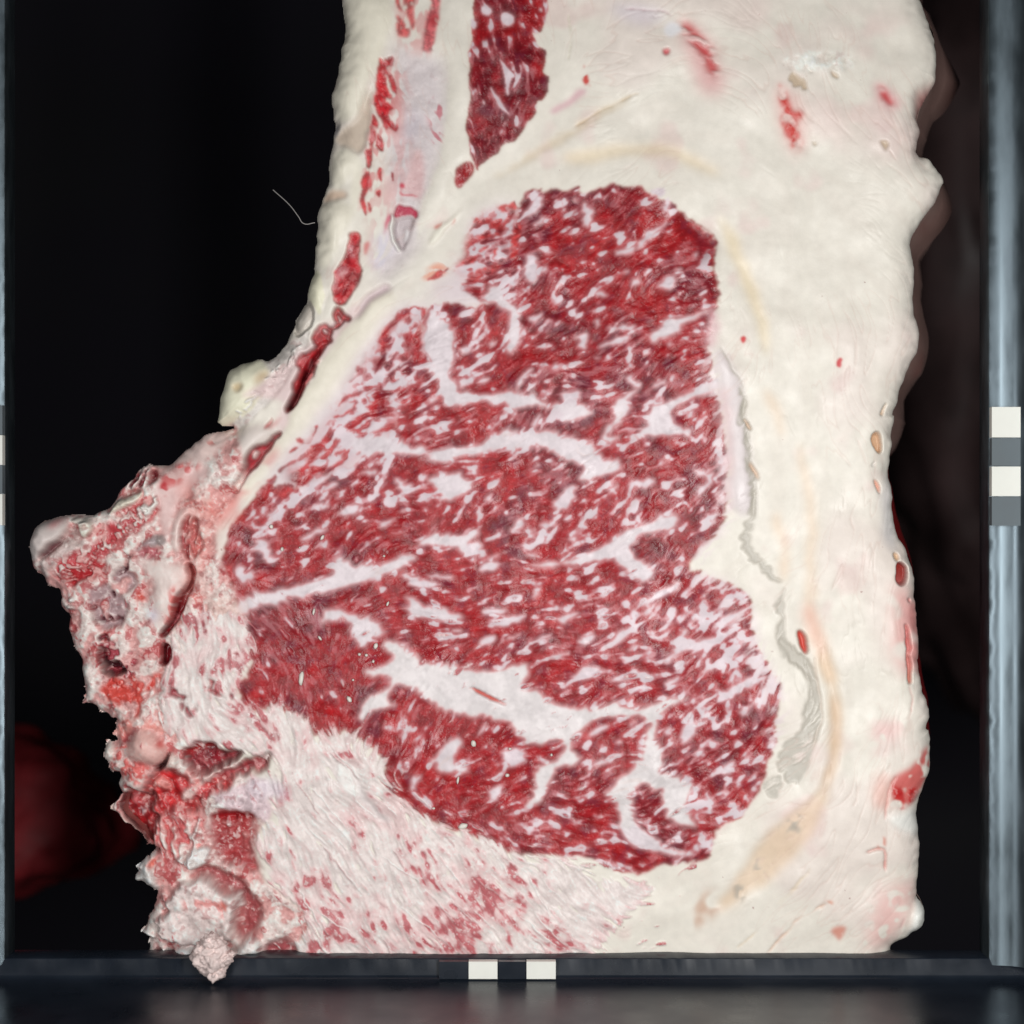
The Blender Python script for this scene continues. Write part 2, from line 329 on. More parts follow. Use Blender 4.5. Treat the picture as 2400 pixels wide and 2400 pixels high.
lean_fill('A','1140 -500 1640 -500 1620 0 1600 120 1550 220 1520 200 1540 300 1610 330 1610 370 1570 430 1580 470 1630 500 1620 570 1590 640 1540 650 1520 750 1470 810 1430 860 1400 910 1310 930 1290 980 1220 1050 1170 1060 1150 1110 1130 1060 1110 950 1080 850 1085 750 1110 650 1085 550 1100 300 1130 200',
          .10, 'rib_muscle', big=.15, dark=.9, warp='soft', soft_=1.6)
lean_fill('A','1010 1130 1050 1060 1110 1040 1135 1080 1100 1160 1040 1220 1005 1190', .05, 'rib_muscle', big=.2, warp='soft')
def seam(sh, s, name='fat_fleck', warp='fib', soft_=2.2, col=None, op=1., smooth=1, pts=None, h=.14):
    P = tr(sh, s) if pts is None else pts
    r = soft(P, soft_, warp, smooth)
    if r is None: return
    b, w = r
    a = np.clip(b, 0, 1)
    c = (cMARB if col is None else C_(*col))*(.95+.05*np.clip(N12[w]+.6*N3[w], -1.5, 1.5)[..., None])
    pk = (4*a*(1-a)*np.clip(LEAN[w]*1.3, 0, 1))[..., None]*.65
    c = c*(1-pk) + pk*C_(206, 120, 122)
    a = a*op
    ALB[w] = ALB[w]*(1-a[..., None]) + c*a[..., None]
    HT[w] += a*h*LEAN[w]
    LEAN[w] *= (1-a)
    if name: part(name, P, warp, smooth)
for s in ('1170 50 1200 20 1250 40 1240 90 1190 90','1300 80 1340 50 1390 90 1380 150 1340 170 1300 130','1290 360 1340 430 1430 490 1370 520 1350 620 1330 600 1330 480','1225 530 1280 630 1390 760 1300 700 1240 600','1180 640 1210 660 1200 690','1110 110 1150 130 1150 190 1120 180','1540 60 1570 50 1570 90'):
    seam('A', s, warp='soft', soft_=1.6)
#@@EYE
CORE = [('C','520 200 520 170 560 110 620 85 690 110 750 120 890 70 860 130 990 100 1080 65 1120 95 1240 85 1250 130 1370 170 1450 230 1600 350 1652 390 1637 440 1615 510 1630 600 1660 680 1640 780 1610 900 1590 980 1580 1010 1620 1080 1600 1170 1630 1240 1650 1300 1670 1400 1680 1500 1700 1600 1710 1650 1690 1750 1700 1850'),
        ('H','1440 0 1425 60 1390 150 1330 190 1280 250 1220 330 1400 370 1480 410 1570 460 1610 540 1590 620 1620 700 1640 780 1720 900 1770 990 1750 1080 1720 1190 1750 1300 1700 1400 1660 1560 1600 1640 1560 1720'),
        ('h','1500 240 1400 280 1420 330 1400 440 1350 500 1200 520 1000 555 890 605 800 600 700 560 600 510 500 480 330 470 100 450 0 440'),
        ('g','1600 420 1450 330 1300 295 1100 220 1000 170 900 90 850 20'),
        ('G','1130 1530 1060 1450 1120 1380 1000 1230 900 1180 840 1150 720 1190 600 1110 580 1050 480 1010 310 980 180 1030 170 900 160 830 230 760 260 700 220 600 210 470 180 400 150 330 60 260 20 180 40 90'),
        ('D','20 1760 60 1660 80 1590 100 1500 180 1380 260 1290 330 1180 420 1240 560 1230 700 1180 830 1080 940 1060 1000 980 1170 880 1180 660 1440 600 1480 520 1430 440 1350 340 1340 190 1400 40 1460 20 1600 30'),
        ('C','230 780 390 750 290 745 190 655 230 600 330 555 440 520 480 460 480 400 500 300 515 230')]
COREP = np.concatenate([tr(s, t) for s, t in CORE])
def dens_field():
    ctl = [(1450,470,.20),(1600,520,.12),(1300,600,.16),(1150,470,.35),(1500,720,.16),(1600,880,.2),(1250,880,.24),(1130,900,.26),(1100,1020,.34),(950,1020,.34),
           (800,1100,.35),(700,1180,.42),(850,1230,.22),(950,1280,.12),(700,1350,.10),(560,1400,.10),(1200,1120,.22),(1400,1100,.22),(1620,1080,.30),(1550,1250,.30),
           (1300,1300,.20),(1150,1300,.2),(1250,1480,.16),(1050,1420,.16),(1400,1400,.30),(1550,1430,.50),(1700,1450,.66),(1650,1600,.42),(1500,1600,.30),(1700,1720,.28),
           (1400,1800,.22),(1200,1820,.14),(1000,1750,.12),(900,1600,.08),(700,1500,.05),(650,1650,.06),(800,1500,.06),(1100,1900,.16),(1300,1960,.2),(1600,1900,.4),(1450,2030,.4),
           (1640,780,.3),(1670,1200,.45),(1000,560,.5),(1060,640,.42)]
    s = np.zeros((GH, GW)); w_ = s.copy()
    for x, y, d in ctl:
        w = 1/((PX-x)**2+(PY-y)**2+1600.)**1.6; s += w*d; w_ += w
    return s/w_
DENS = dens_field()
LVM = (215,201,204)
tint('D','1190 40 1400 30 1440 40 1340 190 1400 340 1500 440 1500 640 1250 680 1240 880 1100 980 1040 1060 800 1200 600 1260 420 1250 330 1180 420 1060 500 960 640 790 800 600 960 340 1120 120', LVM, 16, name='pale_marbling')
tint('C','0 620 120 600 230 480 240 380 270 270 390 190 540 180 540 560 400 700 520 780 300 800 40 780', LVM, 22, name='pale_marbling')
lean_fill('C','250 290 330 230 400 190 540 190 540 560 400 600 250 620 150 580 200 470', .66, 'pale_marbling', big=.3, soft_=7, red=(184,60,60))
lean_fill('D','1150 120 1380 60 1340 190 1400 340 1480 440 1480 640 1240 680 1180 880 1000 980 900 1060 700 1180 560 1200 450 1200 500 1060 640 900 800 720 960 460', .80, 'pale_marbling', big=.35, soft_=12, red=(186,62,62))
lean_fill('', '', lambda w: DENS[w]*(.82-.28*np.clip(TOPD[w], 0, 1)), 'eye_muscle', big=.22, pts=COREP, warp='fib', soft_=2.4)
for s in ('270 280 300 240 320 300 270 330','360 240 400 290 440 300 390 310','245 380 340 345 370 370 320 385','360 370 420 335 440 350 380 385','300 440 380 405 420 420 400 500 370 540 390 470 370 430 310 460','165 550 230 490 320 470 300 510 220 530','60 570 110 540 130 570 60 610 0 620','390 195 520 165 520 215 440 220','470 480 480 380 510 300 540 300 520 420 500 520','250 590 330 540 420 520 400 560 320 600 260 640'):
    tint('C', s, (182,52,52), 2, lean=.9, warp='fib', mott=(N6, -2, -.5))
# red patches lying in the pale zone left of the eye
for sh, s in (('c','1090 1180 1150 1150 1220 1150 1240 1090 1310 1060 1380 1090 1390 1140 1440 1120 1380 1190 1400 1240 1520 1200 1470 1270 1320 1290 1280 1240 1200 1210 1120 1240'),
  ('c','1050 1310 1100 1270 1140 1300 1220 1310 1120 1335'),('c','700 1500 760 1420 870 1360 950 1325 920 1390 800 1430 740 1510'),
  ('c','910 1500 960 1450 1070 1400 1200 1380 1220 1430 1340 1420 1430 1340 1500 1290 1470 1380 1380 1460 1250 1500 1100 1510 1010 1500'),
  ('c','830 1580 900 1560 1000 1540 1100 1500 1140 1520 1100 1580 980 1640 920 1700 910 1640 960 1600 880 1605'),('c','940 1110 960 1060 1030 1080 1000 1170 960 1160'),
  ('c','1100 1080 1160 930 1200 950 1140 1080'),('c','1580 300 1640 270 1690 310 1680 370 1630 430 1530 490 1600 420 1650 360 1600 370'),
  ('c','1390 740 1440 660 1520 590 1680 570 1690 600 1580 620 1620 660 1640 700 1590 780 1470 830 1380 870 1340 850 1450 810 1550 770 1610 700 1520 670 1450 700'),
  ('c','1700 640 1740 590 1830 545 1940 540 1940 600 1850 640 1800 600 1760 650'),('c','1700 740 1800 690 1900 650 2000 640 2040 800 1830 900 1760 920 1780 980 1700 1060 1560 1020 1480 980 1490 930 1600 870 1560 850 1640 820 1750 830 1790 760'),
  ('c','1770 1040 1860 990 2000 960 2040 1000 1830 1050'),('c','840 1280 900 1200 960 1200 890 1270'),('c','620 1560 700 1520 690 1640 640 1720 560 1800 520 1780 600 1660'),('c','700 1640 800 1600 900 1640 860 1740 760 1760 690 1700'),
  ('D','1030 430 1080 380 1080 300 1060 250 1130 160 1190 100 1230 60 1390 40 1370 110 1330 190 1350 100 1260 110 1220 130 1150 190 1110 240 1160 240 1140 290 1100 320 1130 370 1100 440 1050 490'),
  ('D','1230 120 1270 110 1280 150 1240 160'),('D','1140 370 1180 330 1210 345 1150 400'),
  ('D','1220 220 1310 210 1330 280 1350 340 1370 380 1430 440 1480 520 1440 610 1500 690 1400 650 1380 690 1170 680 1200 580 1290 540 1220 480 1200 540 1130 550 1110 500 1160 450 1230 430 1290 370 1250 330 1230 260'),
  ('D','1000 640 1060 600 1150 590 1140 650 1030 680')):
    lean_fill(sh, s, .16, 'eye_muscle', big=.2, warp='fib', soft_=2.0, red=(176,44,48))
# broad fat seams
SEAMS = [('D','1390 70 1440 60 1510 140 1560 230 1565 310 1555 400 1530 490 1540 540 1600 620 1500 690 1460 620 1480 520 1420 420 1370 370 1330 280 1350 190 1390 130'),
 ('C','80 1100 130 1170 180 1255 330 1265 490 1250 570 1260 680 1310 720 1320 870 1310 960 1390 830 1410 760 1440 810 1350 600 1330 480 1360 440 1330 300 1300 160 1340 100 1310 60 1180 0 1080'),
 ('C','310 740 340 650 440 660 450 730 520 760 530 850 550 900 520 980 470 1050 450 1000 460 900 470 800 400 770'),
 ('D','870 920 1000 890 1180 880 1220 930 1300 945 1440 985 1580 960 1700 955 1780 900 1900 840 1980 860 1870 925 1750 990 1600 1020 1480 1020 1400 1015 1280 1010 1130 1000 1000 1010 920 1000'),
 ('C','0 1600 120 1570 300 1560 400 1500 560 1470 700 1470 800 1510 900 1530 960 1560 990 1640 1100 1650 1110 1700 900 1760 830 1750 900 1690 800 1640 720 1600 640 1550 540 1580 420 1570 280 1600 180 1620 100 1660 0 1640'),
 ('C','1255 980 1270 920 1310 890 1370 830 1430 840 1500 810 1610 780 1590 810 1500 850 1440 870 1430 910 1370 940 1310 950 1290 980'),
 ('C','1190 1480 1240 1440 1260 1330 1340 1320 1440 1270 1550 1230 1640 1160 1660 1230 1580 1260 1420 1330 1370 1390 1410 1450 1500 1470 1490 1510 1350 1500 1250 1510 1180 1500'),
 ('C','1040 1450 1060 1300 1120 1270 1180 1220 1200 1240 1140 1290 1150 1350 1110 1410 1050 1470 1000 1500 1090 1510 1060 1540 1000 1530 970 1500 1020 1420'),
 ('C','0 1740 80 1730 190 1700 200 1740 280 1770 230 1830 150 1850 100 1880 80 1810 0 1760'),
 ('H','350 300 430 280 560 280 650 240 690 220 780 190 850 120 930 80 1050 60 1060 0 1150 0 1180 40 1150 110 1080 110 980 120 900 190 920 240 1000 300 1060 330 1000 400 960 390 900 330 820 280 760 270 620 300 480 310 380 320'),
 ('G','150 290 300 230 420 220 560 190 650 170 760 140 790 80 780 20 860 30 880 80 1000 60 1060 70 1130 50 1220 0 1310 0 1300 40 1200 90 1110 130 1070 150 1000 170 880 200 760 240 640 250 520 290 400 320 290 330 200 390 140 400'),
 ('G','700 330 730 350 830 350 920 400 1010 400 1060 430 1110 490 1080 540 1010 530 980 620 950 600 920 540 880 510 870 440 800 430 720 440 680 430 720 380'),
 ('G','1230 270 1280 270 1320 310 1340 350 1400 340 1420 360 1480 340 1530 370 1600 390 1620 410 1540 440 1440 420 1330 410 1240 380 1260 320'),
 ('G','1390 1340 1450 1290 1510 1200 1590 1180 1610 1200 1600 1250 1560 1300 1570 1350 1660 1360 1640 1420 1560 1400 1510 1430 1460 1400'),
 ('D','1330 1600 1350 1560 1420 1530 1430 1490 1480 1530 1550 1540 1640 1520 1720 1480 1720 1520 1660 1570 1720 1640 1640 1660 1560 1600 1470 1610 1400 1590 1350 1610'),
 ('h','735 190 860 210 880 250 930 280 980 340 1060 400 1180 440 1290 440 1230 480 1070 460 940 430 820 380 760 330')]
MAINSEAM = np.concatenate([tr('G','1080 600 1110 550 1220 570 1280 640 1330 680 1500 720 1640 720 1740 760 1860 740'),
 tr('H','270 870 330 860 340 920 290 980 380 1010 440 1050 520 1100 640 1120 750 1115 840 1060 880 1110 980 1115 1100 1060 1230 1050 1250 1060 1100 1130 1070 1180 1040 1290 1060 1310 1110 1370 1070 1430 1090 1480 1180 1480 1240 1540 1270 1560 1230 1640 1250 1720 1290 1790 1180 1790 1100 1680 1080 1600 1020 1540 960 1540 920 1600 930 1700 940 1790 840 1790 840 1620 760 1600 800 1560 850 1500 960 1440 980 1370 1000 1280 1020 1200 980 1160 800 1160 660 1200 590 1290 570 1370 630 1390 620 1430 490 1450 450 1530 440 1620 330 1680 320 1640 370 1600 350 1560 380 1440 440 1430 510 1390 540 1300 510 1290 440 1310 400 1330 310 1310 270 1230 200 1190 80 1160 0 1140'),
 tr('G','1750 1060 1600 1030 1450 1010 1330 880 1200 850 1130 900 1100 960 1210 980 1150 1000 1020 1000 990 1060 930 1100 960 950 1020 900 1150 870 1140 790 950 780 980 750 1150 700 1160 660')])
for sh, s in SEAMS: seam(sh, s, 'fat_seam', col=(216,204,208), soft_=3.4)
seam('', '', 'fat_seam', pts=MAINSEAM, col=(218,210,210), soft_=3.6)
FLECKS = {'C': ['880 170 920 165 940 220 935 290 915 330 880 300 895 240','1190 410 1230 340 1300 330 1350 290 1370 240 1330 220 1350 160 1380 160 1375 230 1360 300 1310 350 1270 400 1240 410 1230 440 1180 440','1050 460 1110 450 1170 420 1180 450 1130 490 1070 490',
 '570 470 620 480 645 530 640 580 610 625 560 610 540 580 550 530','640 530 720 540 650 570','1300 640 1340 630 1360 600 1400 590 1420 620 1400 660 1350 680 1300 660','1150 640 1180 600 1200 620 1200 660 1160 665','1510 465 1535 450 1545 480 1525 500','940 670 980 670 1030 700 1010 720 960 700',
 '1010 900 1060 880 1190 870 1190 900 1110 905 1030 910','820 940 900 915 920 950 890 980 910 1000 880 1020 850 970','960 990 1050 960 1150 920 1160 950 1090 990 1000 1000','560 830 640 800 660 830 600 860','940 860 970 830 980 870 960 890','700 1100 740 1090 770 1110 730 1130',
 '1290 1190 1340 1180 1360 1220 1300 1230 1270 1210','1090 1180 1150 1170 1195 1190 1200 1240 1130 1200','180 1010 240 980 260 1000 200 1040','300 1180 350 1170 340 1200 300 1220','190 1190 250 1170 240 1210 180 1230','500 1240 530 1160 580 1110 610 1120 560 1170 540 1220','740 1260 850 1240 880 1280 830 1310 760 1300',
 '710 1900 740 1830 850 1770 860 1800 830 1830 820 1900 750 1920','1140 1750 1280 1740 1280 1780 1220 1810 1160 1790','1490 1680 1560 1690 1640 1720 1600 1790 1530 1850 1520 1800 1600 1750 1530 1720','540 250 600 160 650 120 665 170 620 230 570 260','600 290 680 250 690 270 610 310','830 150 850 140 860 180 840 190','1260 110 1330 100 1350 140 1290 155','720 730 780 720 760 750','1340 990 1390 960 1400 1000',
 '330 980 390 970 370 1010','920 1070 970 1050 960 1080','1400 560 1440 540 1450 575','1100 590 1130 560 1140 590','570 1470 610 1400 650 1380 640 1420','1010 1800 1080 1780 1070 1810 1010 1815','640 1680 620 1650 600 1690'],
 'H': ['170 1370 190 1350 310 1340 320 1390 300 1430 240 1460 180 1400','110 1600 130 1560 180 1570 180 1620 130 1630','580 960 620 900 650 870 690 890 760 890 730 930 640 950','790 960 840 930 930 940 900 960 830 980','1080 1000 1120 950 1180 930 1200 950 1150 980','1180 1300 1210 1210 1270 1180 1310 1200 1260 1280 1220 1310',
 '1390 1060 1430 1020 1550 950 1650 920 1690 940 1560 1010 1470 1060 1430 1090','1430 1470 1460 1410 1510 1420 1490 1480 1450 1500','120 650 200 600 300 580 320 600 240 640 150 660','60 560 110 540 190 545 200 565 130 580 80 585','500 600 560 570 620 560 600 590 540 640 510 630','780 760 850 680 920 650 940 670 880 710 830 760','40 740 100 710 160 715 120 750 90 765',
 '1080 850 1170 770 1190 690 1230 660 1210 720 1300 730 1450 690 1510 680 1440 730 1320 790 1180 800 1120 860','1370 650 1450 590 1560 540 1590 520 1560 570 1470 640','950 590 1000 550 1070 500 1060 550 990 590','1000 500 1070 440 1200 400 1180 440 1080 500','50 320 100 280 170 290 150 330 80 340','380 80 450 50 510 60 470 90 400 100','540 60 560 0 590 40','340 470 370 430 400 450 350 500',
 '0 200 60 190 70 230 30 260 0 240','230 100 250 60 300 30 310 70 280 110','550 150 600 130 620 160 580 170','300 240 340 230 400 240 350 260','130 240 170 230 160 250 110 260','380 715 430 695 450 705 400 730','200 715 270 690 290 700 230 730','600 740 650 700 720 690 690 730 630 760','460 820 520 790 560 800 500 830','880 790 930 750 960 760 920 790','660 1270 720 1220 800 1200 780 1230 710 1270','880 1210 930 1180 950 1190 900 1230','690 1440 740 1400 820 1390 810 1410 740 1440','810 1310 870 1280 850 1330','480 550 520 540 510 570','1250 620 1300 580 1350 560 1310 600','1400 860 1480 820 1540 800 1480 850','1300 920 1370 880 1400 870 1340 930','1500 1150 1600 1080 1640 1070 1560 1140','1080 1260 1120 1230 1160 1240 1120 1280'],
 'G': ['1200 130 1250 120 1340 150 1470 190 1430 220 1330 220 1260 190','1350 130 1450 130 1550 140 1500 160 1400 150','1730 370 1780 345 1880 350 1870 375 1780 380','1800 1520 1850 1500 1860 1570 1820 1590','1260 1500 1290 1420 1350 1420 1330 1460 1280 1540','1700 1170 1740 1110 1780 1100 1750 1150','1710 90 1800 45 1850 70 1790 90 1730 110','1700 570 1760 540 1830 530 1800 560 1730 590','1530 490 1590 470 1620 480 1560 510','1850 430 1932 410 1932 450 1860 460'],
 'D': ['780 1390 860 1340 940 1325 960 1360 900 1400 830 1405','650 1360 700 1310 760 1320 740 1360 690 1370','330 1400 370 1370 430 1350 440 1370 380 1420','1070 1480 1110 1430 1170 1420 1130 1470 1090 1490','540 1570 570 1530 640 1520 660 1490 740 1480 710 1520 650 1530 600 1570','250 1570 310 1550 350 1600 370 1660 440 1700 380 1710 330 1680 270 1640','130 1740 200 1750 270 1770 260 1820 200 1840 150 1800','940 1130 1000 1110 1060 1120 1030 1150 960 1150','1020 1060 1060 1040 1110 1050 1060 1080','540 1270 610 1200 700 1150 740 1150 680 1210 600 1260','680 1260 740 1190 800 1180 780 1220','1380 660 1420 630 1460 640 1430 680','1600 350 1640 310 1680 310 1650 350','1580 550 1640 530 1660 550 1600 580','1150 1160 1250 1200 1340 1230 1250 1260 1170 1210','1200 1380 1240 1350 1250 1380','1640 1600 1720 1560 1740 1600 1680 1640','1760 1290 1800 1250 1820 1280 1780 1320','480 1320 520 1290 540 1310 500 1330']}
for sh, l in FLECKS.items():
    for s in l: seam(sh, s, soft_=2.8)
# pale right rim of the eye: strands thin out into the fat
for sh, q_ in (('H','1240 320 1480 390 1620 530 1660 780 1790 990 1770 1320 1690 1330 1690 1020 1590 860 1530 660 1470 530 1300 430'),('C','1560 1000 1640 1000 1660 1150 1700 1240 1740 1500 1750 1950 1660 1950 1670 1650 1620 1400 1600 1240'),('H','1400 0 1480 0 1440 120 1330 260 1240 340 1240 300 1330 180')):
    tint(sh, q_, (217,200,203), 12, mott=(F1+.5*F3, -.7, .7), op=.9, warp='fib')
tint('C','1580 780 1640 770 1660 860 1640 990 1560 1000 1590 900', (212,172,176), 7, op=.8, warp='fib')
tint('C','1640 1000 1710 1060 1770 1170 1790 1290 1790 1420 1830 1600 1850 1750 1860 1950 1740 1950 1710 1800 1720 1650 1690 1500 1680 1300 1650 1180 1640 1080', (216,206,206), 9, warp='soft', dome=.8, ds=14, name='fat_rim')
tint('C','1660 1230 1700 1230 1720 1400 1730 1650 1720 1932 1680 1932 1700 1650 1670 1400', (214,168,170), 9, op=.55, warp='fib')
#@@LIGAMENT
GREY = (184,178,167)
for sh, s in (('C','1640 985 1700 1050 1770 1160 1800 1290 1800 1300 1770 1180 1700 1065'), ('C','1785 1290 1805 1290 1805 1420 1840 1590 1865 1750 1870 1950 1845 1950 1835 1750 1815 1600 1780 1430'),
  ('I','105 0 130 0 110 240 150 450 165 600 205 680 195 800 165 960 160 1040 200 1090 280 1180 350 1280 320 1300 270 1240 220 1160 170 1170 120 1060 110 960 150 830 170 720 145 580 130 420 95 240'),
  ('I','375 1330 385 1400 380 1560 400 1650 500 1750 590 1880 600 1932 520 1900 490 1830 400 1790 330 1680 330 1580 380 1500 300 1450 350 1380'),
  ('J','260 0 300 0 340 40 400 80 450 150 470 230 485 350 480 440 440 540 410 650 390 700 340 725 300 700 265 620 280 540 350 480 400 420 390 360 420 290 430 220 400 160 330 120 310 60'),
  ('J','200 700 250 675 290 710 270 790 230 800 190 760')):
    tint(sh, s, GREY, 2.6, warp='fib' if sh != 'C' else 'soft', name='ligament_strip', dz=-.5, op=.95*1.0, mott=(.7*N12+.7*F3, -3.2, -.2))
BEI = (214,186,156)
tint('J','480 0 520 60 560 220 590 350 580 540 540 700 480 880 400 1020 300 1130 215 1210 100 1290 0 1370 -60 1330 60 1200 180 1000 350 860 430 800 500 700 540 500 530 300 490 150', BEI, 9, name='fascia', dz=-.8, op=.75)
tint('J','520 250 585 350 578 540 540 690 500 700 540 520 540 380', (206,172,140), 9, op=.7)
for s in ('270 950 370 900 380 930 300 1000','330 950 375 940 370 970','120 1080 170 1120 190 1170 150 1160','60 1200 140 1240 100 1330 40 1300','360 880 410 870 400 900'):
    tint('J', s, (166,158,146), 4, mott=(N6, -.8, .6), warp='rough', op=.85)
tint('h','1290 750 1450 700 1560 700 1480 800 1400 900 1320 960 1250 980 1260 880', (196,166,146), 9, mott=(N12, -1.4, .6))
for s, o in (('260 0 330 100 390 300 360 360 310 240 250 100', .5),('310 800 370 900 420 1050 410 1180 390 1300 330 1200 380 1050 300 900', .6),('470 330 520 470 560 640 590 900 570 1200 600 1400 560 1400 520 1200 540 900 500 640', .6),('520 1200 560 1450 640 1620 720 1932 640 1932 560 1700 510 1500', .7)):
    tint('I', s, (224,194,164), 9, op=o)
tint('C','1640 230 1740 340 1820 520 1880 700 1932 900 1932 1100 1850 800 1780 600 1700 400', (226,208,178), 9, op=.9, dz=-.4)
tint('B','0 640 200 600 400 590 560 620 700 720 640 720 500 640 300 630 100 680', (226,208,180), 10, op=.9, dz=-.4)
tint('B','-300 760 -100 620 100 490 220 430 340 390 240 460 120 530 -60 640', (206,186,156), 7, op=.6, mott=(N12, -1.8, .6), dz=-.5)
tint('I','470 1600 500 1595 540 1650 530 1720 515 1760 490 1690', (186,58,44), 2.5, dz=-3, name='vein')
tint('I','480 1450 560 1400 620 1600 660 1800 600 1750 540 1600', (216,164,150), 12, op=.7)
tint('I','120 230 150 270 155 310 135 280', (186,160,136), 2, dz=-2); tint('I','150 480 190 540 220 630 190 600', (200,164,136), 3, dz=-1.5)
#@@BLOOD on the fat
for q_ in ('1120 60 1400 40 1500 200 1300 280','700 -40 900 0 880 160 740 140','1000 380 1200 420 1250 600 1080 620','1300 480 1480 520 1540 700 1380 680'):
    tint('B', q_, (220,190,186), 34, op=.6, mott=(N30+.5*N12, -1.6, 1.0))
# folds and lobule lines in the fat
FL = lic(gn(5, 66), 60); WR = sst(np.abs(FL+.4*N30), 0, .35)
HT -= (1-WR)*.10*sst(N90+N30, -.6, .8)
t = ((1-WR)*.22*sst(N90+.8*M30, -.2, 1.2))[..., None]; ALB[:] = np.where((LEAN < .05)[..., None], ALB*(1-t)+t*C_(206, 176, 164), ALB)
tint('B','495 70 560 90 640 170 690 290 700 400 600 380 560 260 520 170', (216,160,160), 16, op=.8)
tint('B','510 85 560 100 620 170 660 230 680 290 640 320 620 250 580 200 530 150', (186,44,48), 7, op=.9, mott=(F1+.5*N6, -1.9, .8), dz=-1.0, name='blood_spot')
tint('B','440 130 480 85 520 110 510 150 460 160', (226,222,224), 4); tint('B','440 215 470 195 468 240', (196,90,96), 3, dz=-1)
tint('B','200 30 330 20 440 40 470 70 400 110 300 100', (206,196,202), 12, op=.8)
tint('B','110 265 127 290 152 360 118 362', (196,60,48), 2.5, mott=(N6, -1, .4), name='blood_spot'); tint('B','-30 460 40 420 110 360 140 380 60 430 0 470', (214,176,180), 5)
tint('B','905 320 1040 430 1040 620 970 640 900 460', (222,176,170), 12, op=.7)
tint('B','915 330 960 400 985 460 1020 450 1030 480 1000 500 1010 560 1020 600 985 615 960 570 930 500 940 450 920 390', (196,58,50), 5, mott=(N6+.5*N12, -1.4, .9), name='blood_spot', rough=.3)
tint('B','1300 330 1380 360 1440 450 1340 450', (222,172,172), 9, op=.8); tint('B','1325 350 1360 370 1400 440 1375 440 1340 400', (190,46,52), 6, mott=(N6, -1.6, .8), name='blood_spot', dz=-.6)
tint('B','1500 380 1560 335 1610 320 1615 420 1600 600 1520 600 1530 520 1490 450', (176,90,88), 12, op=.8, dz=-3.5)
tint('C','1770 940 1800 935 1810 960 1790 985 1775 965', (196,40,44), 2); tint('K' if 'K' in SH else 'p','1960 838 1975 835 1970 860 1958 858', (196,60,64), 2)
tint('p','1795 793 1747 1000 1790 1010', (230,220,210), 4, op=.0)
for s in ('950 290 1010 310 1040 350 980 350','1130 310 1190 310 1160 345','1030 250 1060 280 1040 290','1330 580 1370 560 1380 610 1350 620','1050 570 1090 590 1080 605'):
    tint('B', s, (186,164,138), 2.5, dz=-.7, warp='rough', op=.85)  # small tan pits, their shading mostly carried by the colour
tint('B','910 260 960 230 1080 210 1200 220 1250 260 1200 300 1050 300 950 290', (226,220,212), 6, mott=(N6, -1, .6), rough=.4)
for q in ('0 380 90 350 180 250','280 40 300 100 240 180','500 170 510 350 540 480','420 560 600 600 760 780'):
    pass
for q_, d_ in (('900 180 1250 160 1340 300 1200 360 980 340', 1.1),('1150 600 1480 630 1600 740 1480 900 1250 860', 1.3),('1250 -40 1540 20 1580 260 1380 250', 1.2),('560 60 860 40 880 300 720 330', .8),('760 480 1000 640 1060 900 860 860 720 640', .9),('1060 360 1280 380 1320 540 1120 560', .9),('100 -100 420 -100 420 60 240 160 80 100', .7)):
    tint('B', q_, None, 6, dome=d_, ds=40)
# holes along the right edge of the fat
for s, c, d in (('955 340 990 300 1020 330 1025 430 995 455', (196,162,132), -4),('1100 1150 1130 1140 1190 1200 1185 1280 1130 1320 1100 1280', (140,44,38), -5),('1080 1085 1130 1090 1120 1140 1090 1130', (200,170,140), -2),
     ('1150 1530 1190 1610 1200 1760 1170 1700 1165 1620', (170,60,56), -3),('1165 1700 1190 1740 1225 1932 1180 1932', (190,120,104), -3),('1000 190 1020 150 1045 105 1020 190', (190,160,130), -3),('960 620 1000 640 1003 712 980 670', (210,160,140), -2.5),('1170 1390 1200 1380 1205 1420', (190,110,110), -2),('935 530 985 490 950 540', (206,200,196), -1.5)):
    tint('I', s, c, 2, dz=d, name='pit')
tint('I','1100 860 1080 540 1040 640 1000 720 1020 1000 1100 1080 1120 950', (204,202,206), 10, op=.55)
tint('I','1080 1250 1250 1400 1265 1800 1200 1932 1080 1750 1100 1500', (216,152,148), 18, op=.85, mott=(M12+.5*N30, -2.0, .6))
tint('I','1190 1350 1260 1420 1270 1932 1215 1932 1200 1600', (196,92,90), 9, op=.6, mott=(M12, -1.4, .8))
for s, c, sf in (('740 700 830 650 830 860 740 850', (220,176,164), 10),('840 700 880 660 940 640 1000 560 1040 540 1050 620 1010 760 960 840 870 850 830 800', (198,58,56), 6),
        ('720 420 900 400 900 480 760 520', (222,184,180), 12),('900 1200 985 1290 900 1400 820 1560 700 1570 740 1300', (222,178,172), 18),('520 1440 630 1435 590 1490 570 1520', (206,130,112), 4),('740 1040 800 960 800 1050', (200,120,100), 3),('490 1310 540 1300 530 1330', (206,140,116), 3)):
    tint('J', s, c, sf, op=.85, mott=(N6+.5*N12, -2.0, -.2))
tint('J','850 860 830 700 870 750 960 740 1000 770 960 840', (186,44,44), 4, mott=(N6, -.6, .5), rough=.5)
tint('J','800 870 960 850 1000 900 1000 1000 900 960 820 920', (228,222,216), 8, dome=1.0, ds=10)
tint('J','985 1290 1020 1340 1032 1400 1000 1480 910 1520 950 1400', (226,224,218), 4, dome=3, ds=14, name='fat_lobe')
